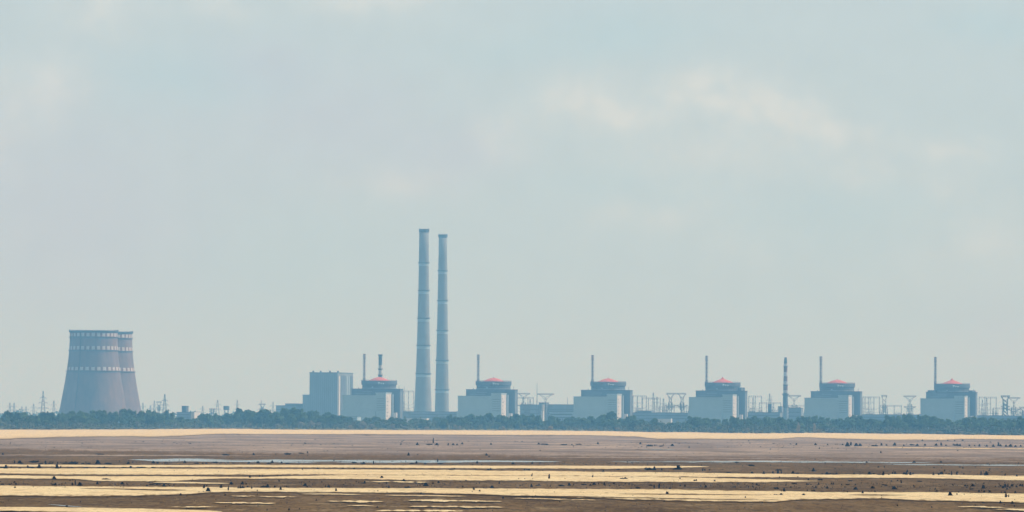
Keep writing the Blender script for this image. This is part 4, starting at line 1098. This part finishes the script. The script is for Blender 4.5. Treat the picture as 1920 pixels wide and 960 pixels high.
TOP = [(0, 778), (15, 771), (30, 774), (45, 771), (55, 777), (68, 772), (85, 772), (95, 773), (110, 776), (125, 772), (150, 769), (170, 768), (200, 770), (225, 768), (235, 765), (250, 768), (270, 770), (275, 768), (300, 771), (312, 768), (325, 773),
       (335, 781), (350, 784), (367, 784), (374, 777), (385, 774), (400, 776), (415, 777), (435, 767), (450, 765), (460, 767), (468, 773), (480, 768), (500, 767), (515, 772), (530, 766), (550, 765), (570, 766), (585, 768), (602, 775), (612, 774), (625, 773), (640, 779), (660, 783), (680, 784), (685, 782),
       (695, 783), (715, 781), (735, 783), (760, 785), (780, 784), (800, 785), (830, 781), (850, 777), (870, 777), (890, 776), (907, 774), (925, 778), (945, 776), (960, 776), (975, 778), (985, 777), (1000, 777), (1015, 780), (1021, 785), (1035, 777), (1045, 778), (1053, 786), (1070, 783),
       (1090, 780), (1100, 777), (1120, 785), (1130, 778), (1140, 775), (1151, 770), (1160, 777), (1170, 781), (1185, 778), (1200, 785), (1212, 787), (1228, 783), (1240, 788), (1260, 787), (1280, 787), (1305, 779), (1320, 785), (1345, 786), (1370, 782), (1385, 780), (1400, 784), (1426, 777),
       (1440, 781), (1460, 786), (1476, 779), (1487, 785), (1500, 782), (1530, 780), (1545, 782), (1570, 787), (1590, 779), (1605, 778), (1622, 785), (1635, 780), (1650, 784), (1675, 775), (1690, 776), (1715, 779), (1740, 778), (1760, 783), (1775, 787), (1790, 785), (1800, 786), (1820, 782),
       (1840, 783), (1850, 781), (1870, 787), (1890, 786), (1905, 787), (1915, 780), (1930, 780)]
def topline(x):
    for (a, b_), (c_, d_) in zip(TOP, TOP[1:]):
        if x <= c_: return b_ + (d_ - b_) * (x - a) / (c_ - a)
    return 782
SEG = [(112, 'left of the cooling towers'), (262, 'in front of the cooling towers'), (330, 'just right of the cooling towers'), (420, 'by the small building'), (520, 'left of the boiler house'), (600, 'in front of the boiler house'),
       (755, 'below the first red dome'), (850, 'below the tall chimneys'), (985, 'below the second red dome'), (1075, 'between second and third domes'), (1200, 'below the third red dome'), (1300, 'between third and fourth domes'), (1410, 'below the fourth red dome'),
       (1510, 'below the striped chimney'), (1620, 'below the fifth red dome'), (1735, 'between fifth and sixth domes'), (1840, 'below the sixth red dome'), (2500, 'at the right end')]
specs = []
x = -12.0
while x < 1935:                                   # tall trees that make the skyline
    big = 1.35 if 425 < x < 605 else 1.0
    w_ = rnd.choice((16, 19, 22, 26, 30)) * big * rnd.uniform(.9, 1.15)
    specs.append([x, topline(min(max(x, 0), 1929)) - .8 + rnd.choice((-.8, 0, 0, 1.5, 3, 5)), rnd.uniform(150, 260), w_, 'tall'])
    x += w_ * rnd.uniform(.42, .62)
x = -8.0
while x < 1932:                                   # middle row, a little lower
    specs.append([x, topline(min(max(x, 0), 1929)) + rnd.uniform(5, 15), rnd.uniform(70, 130), rnd.uniform(16, 34), 'middle'])
    x += rnd.uniform(13, 24)
segs = {}
for i, sp in enumerate(specs):
    Ys = G(sp[0], shore_y(sp[0], False)).y + sp[2]
    sp.append(Ys)
    p = W(sp[0], sp[1], Ys); Hm = p.z - 1.3; s = Ys / F
    sp += [p.x, Hm, s]
    segs.setdefault((sp[4], where(SEG, sp[0])), []).append(i)
for (row, sg), ids in segs.items():
    ids = sorted(ids, key=lambda i: specs[i][0])
    for n, i in enumerate(ids):
        specs[i].append(ordinal(n, len(ids), 'tall skyline tree' if row == 'tall' else 'lower front tree') + ' ' + sg)
        specs[i].append(f'{"skyline" if row == "tall" else "lower"} shore trees {sg}')
for i, (px, yt, off, wpx, row, Ys, X, Hm, s, lab, grp) in enumerate(specs):
    root = empty('tree', (X, Ys, 1.2), rnd.uniform(0, 6.28))
    wd = wpx * s * rnd.uniform(.95, 1.2)
    root.scale = (wd, wd, Hm / .97)
    for nm, pool in (('crown', crowns), ('trunk', trunks)):
        o = bpy.data.objects.new(nm, rnd.choice(pool)); COL.objects.link(o); o.parent = root
    tag(root, lab, 'tree', grp)
# pale shrubs before the trees
SH = [(26, 802, 10, 6), (60, 801, 14, 6), (150, 799, 16, 9), (172, 798, 14, 8), (258, 797, 14, 12), (300, 799, 16, 7), (364, 800, 14, 6), (420, 800, 18, 6), (468, 799, 16, 8), (520, 801, 20, 8), (565, 803, 22, 12), (583, 804, 18, 14), (597, 804, 16, 11), (655, 805, 14, 7),
      (680, 805, 22, 14), (697, 805, 16, 9), (735, 805, 16, 9), (760, 805, 18, 5), (800, 806, 16, 5), (853, 806, 12, 9), (862, 806, 9, 7), (944, 807, 9, 7), (1032, 808, 16, 8), (1080, 807, 10, 4), (1106, 808, 8, 4), (1158, 808, 14, 6), (1230, 809, 14, 4), (1402, 811, 12, 8),
      (1350, 810, 10, 4), (1420, 812, 12, 4), (1497, 812, 8, 18), (1527, 812, 9, 17), (1535, 812, 20, 6), (1600, 812, 14, 4), (1650, 813, 16, 4), (1720, 813, 20, 5), (1760, 814, 22, 5), (1800, 814, 22, 5), (1845, 815, 18, 5), (1880, 816, 14, 4), (205, 799, 14, 7), (110, 800, 12, 7), (330, 800, 12, 7)]
SHN = {}
for q in SH: SHN.setdefault(where(SEG, q[0]), []).append(q[0])
for n, (px, yb, wpx, hpx) in enumerate(SH):
    p = G(px, yb - .8, 1.0); Ys = min(p.y, G(px, shore_y(px, False)).y + 45); p = W(px, yb, Ys); s = Ys / F
    o = bpy.data.objects.new('shrub', rnd.choice(bushes)); COL.objects.link(o)
    o.location = (p.x, Ys, .9); o.rotation_euler = (0, 0, rnd.uniform(0, 6)); o.scale = (wpx * s, wpx * s, hpx * s * 1.1)
    sg = where(SEG, px); gr = sorted(SHN[sg])
    tag(o, ordinal(gr.index(px), len(gr), 'pale narrow shrub' if hpx > 14 else 'pale low shrub') + ' on the shore ' + sg, 'shrub', 'pale shrubs on the shore ' + sg)
# scrub that fills the foot of the belt
mb = MB(); r_ = random.Random(5)
for k in range(26000):
    px = r_.uniform(-40, 1960)
    Ys = G(px, shore_y(px)).y + 22 + 140 * r_.random() ** 1.5
    hmax = 3.0 + 5.5 * (Ys - G(px, shore_y(px, False)).y) / 160 + 2.5 * mn.noise((px / 18., Ys / 30., 4))
    p = W(px, 800, Ys)
    c0 = Vector((p.x, Ys, 1.0 + max(.3, hmax) * r_.random()))
    d = Vector((r_.gauss(0, 1), r_.gauss(0, 1), r_.gauss(0, 1) + .4)).normalized(); a = d.orthogonal().normalized(); b_ = d.cross(a)
    sz = r_.uniform(.35, .9)
    mb.add([c0 - a * sz - b_ * sz * .6, c0 + a * sz - b_ * sz * .7, c0 + a * sz * .6 + b_ * sz, c0 - a * sz * .7 + b_ * sz * .8], [(0, 1, 2, 3)])
o = mb.build('undergrowth', scrub_m); tag(o, 'dense low scrub filling the foot of the shore tree belt', 'undergrowth', kind='stuff')
o = None
# distant woodland beyond the power plant
mb = MB()
for k in range(9000):
    px = r_.uniform(-60, 1980); Ys = r_.uniform(10300, 10800)
    hmax = 17 + 7 * mn.noise((px / 25., 0, 4)) + 4 * mn.noise((px / 7., 0, 9))
    p = W(px, 800, Ys); c0 = Vector((p.x, Ys, 1.6 + max(1, hmax) * r_.random() ** .7))
    d = Vector((r_.gauss(0, 1), r_.gauss(0, 1), r_.gauss(0, 1) + .4)).normalized(); a = d.orthogonal().normalized(); b_ = d.cross(a); sz = r_.uniform(1.0, 2.4)
    mb.add([c0 - a * sz - b_ * sz * .6, c0 + a * sz - b_ * sz * .7, c0 + a * sz * .6 + b_ * sz, c0 - a * sz * .7 + b_ * sz * .8], [(0, 1, 2, 3)])
o = mb.build('distant_woods', leaf_m); tag(o, 'faint hazy woodland far behind the power plant', 'woods', kind='stuff')

# ------------------------------------------------------------------ haze
mb = MB(); mb.box(-15000, 15000, -1400, 31500 - 600, -1.0, 345.0)
hz = bpy.data.materials.new('haze_air'); hz.use_nodes = True
t = hz.node_tree; t.nodes.clear()
o = N(t, 'ShaderNodeOutputMaterial'); v = N(t, 'ShaderNodeVolumePrincipled')
v.inputs['Color'].default_value = (*HAZE_COL, 1)
v.inputs['Absorption Color'].default_value = (1, 1, 1, 1)
v.inputs['Density'].default_value = HAZE_DENS
v.inputs['Anisotropy'].default_value = 0.0
L(t, v.outputs[0], o.inputs['Volume'])
haze = mb.build('haze', hz); tag(haze, 'pale blue summer haze over the reservoir and plant', kind='stuff')
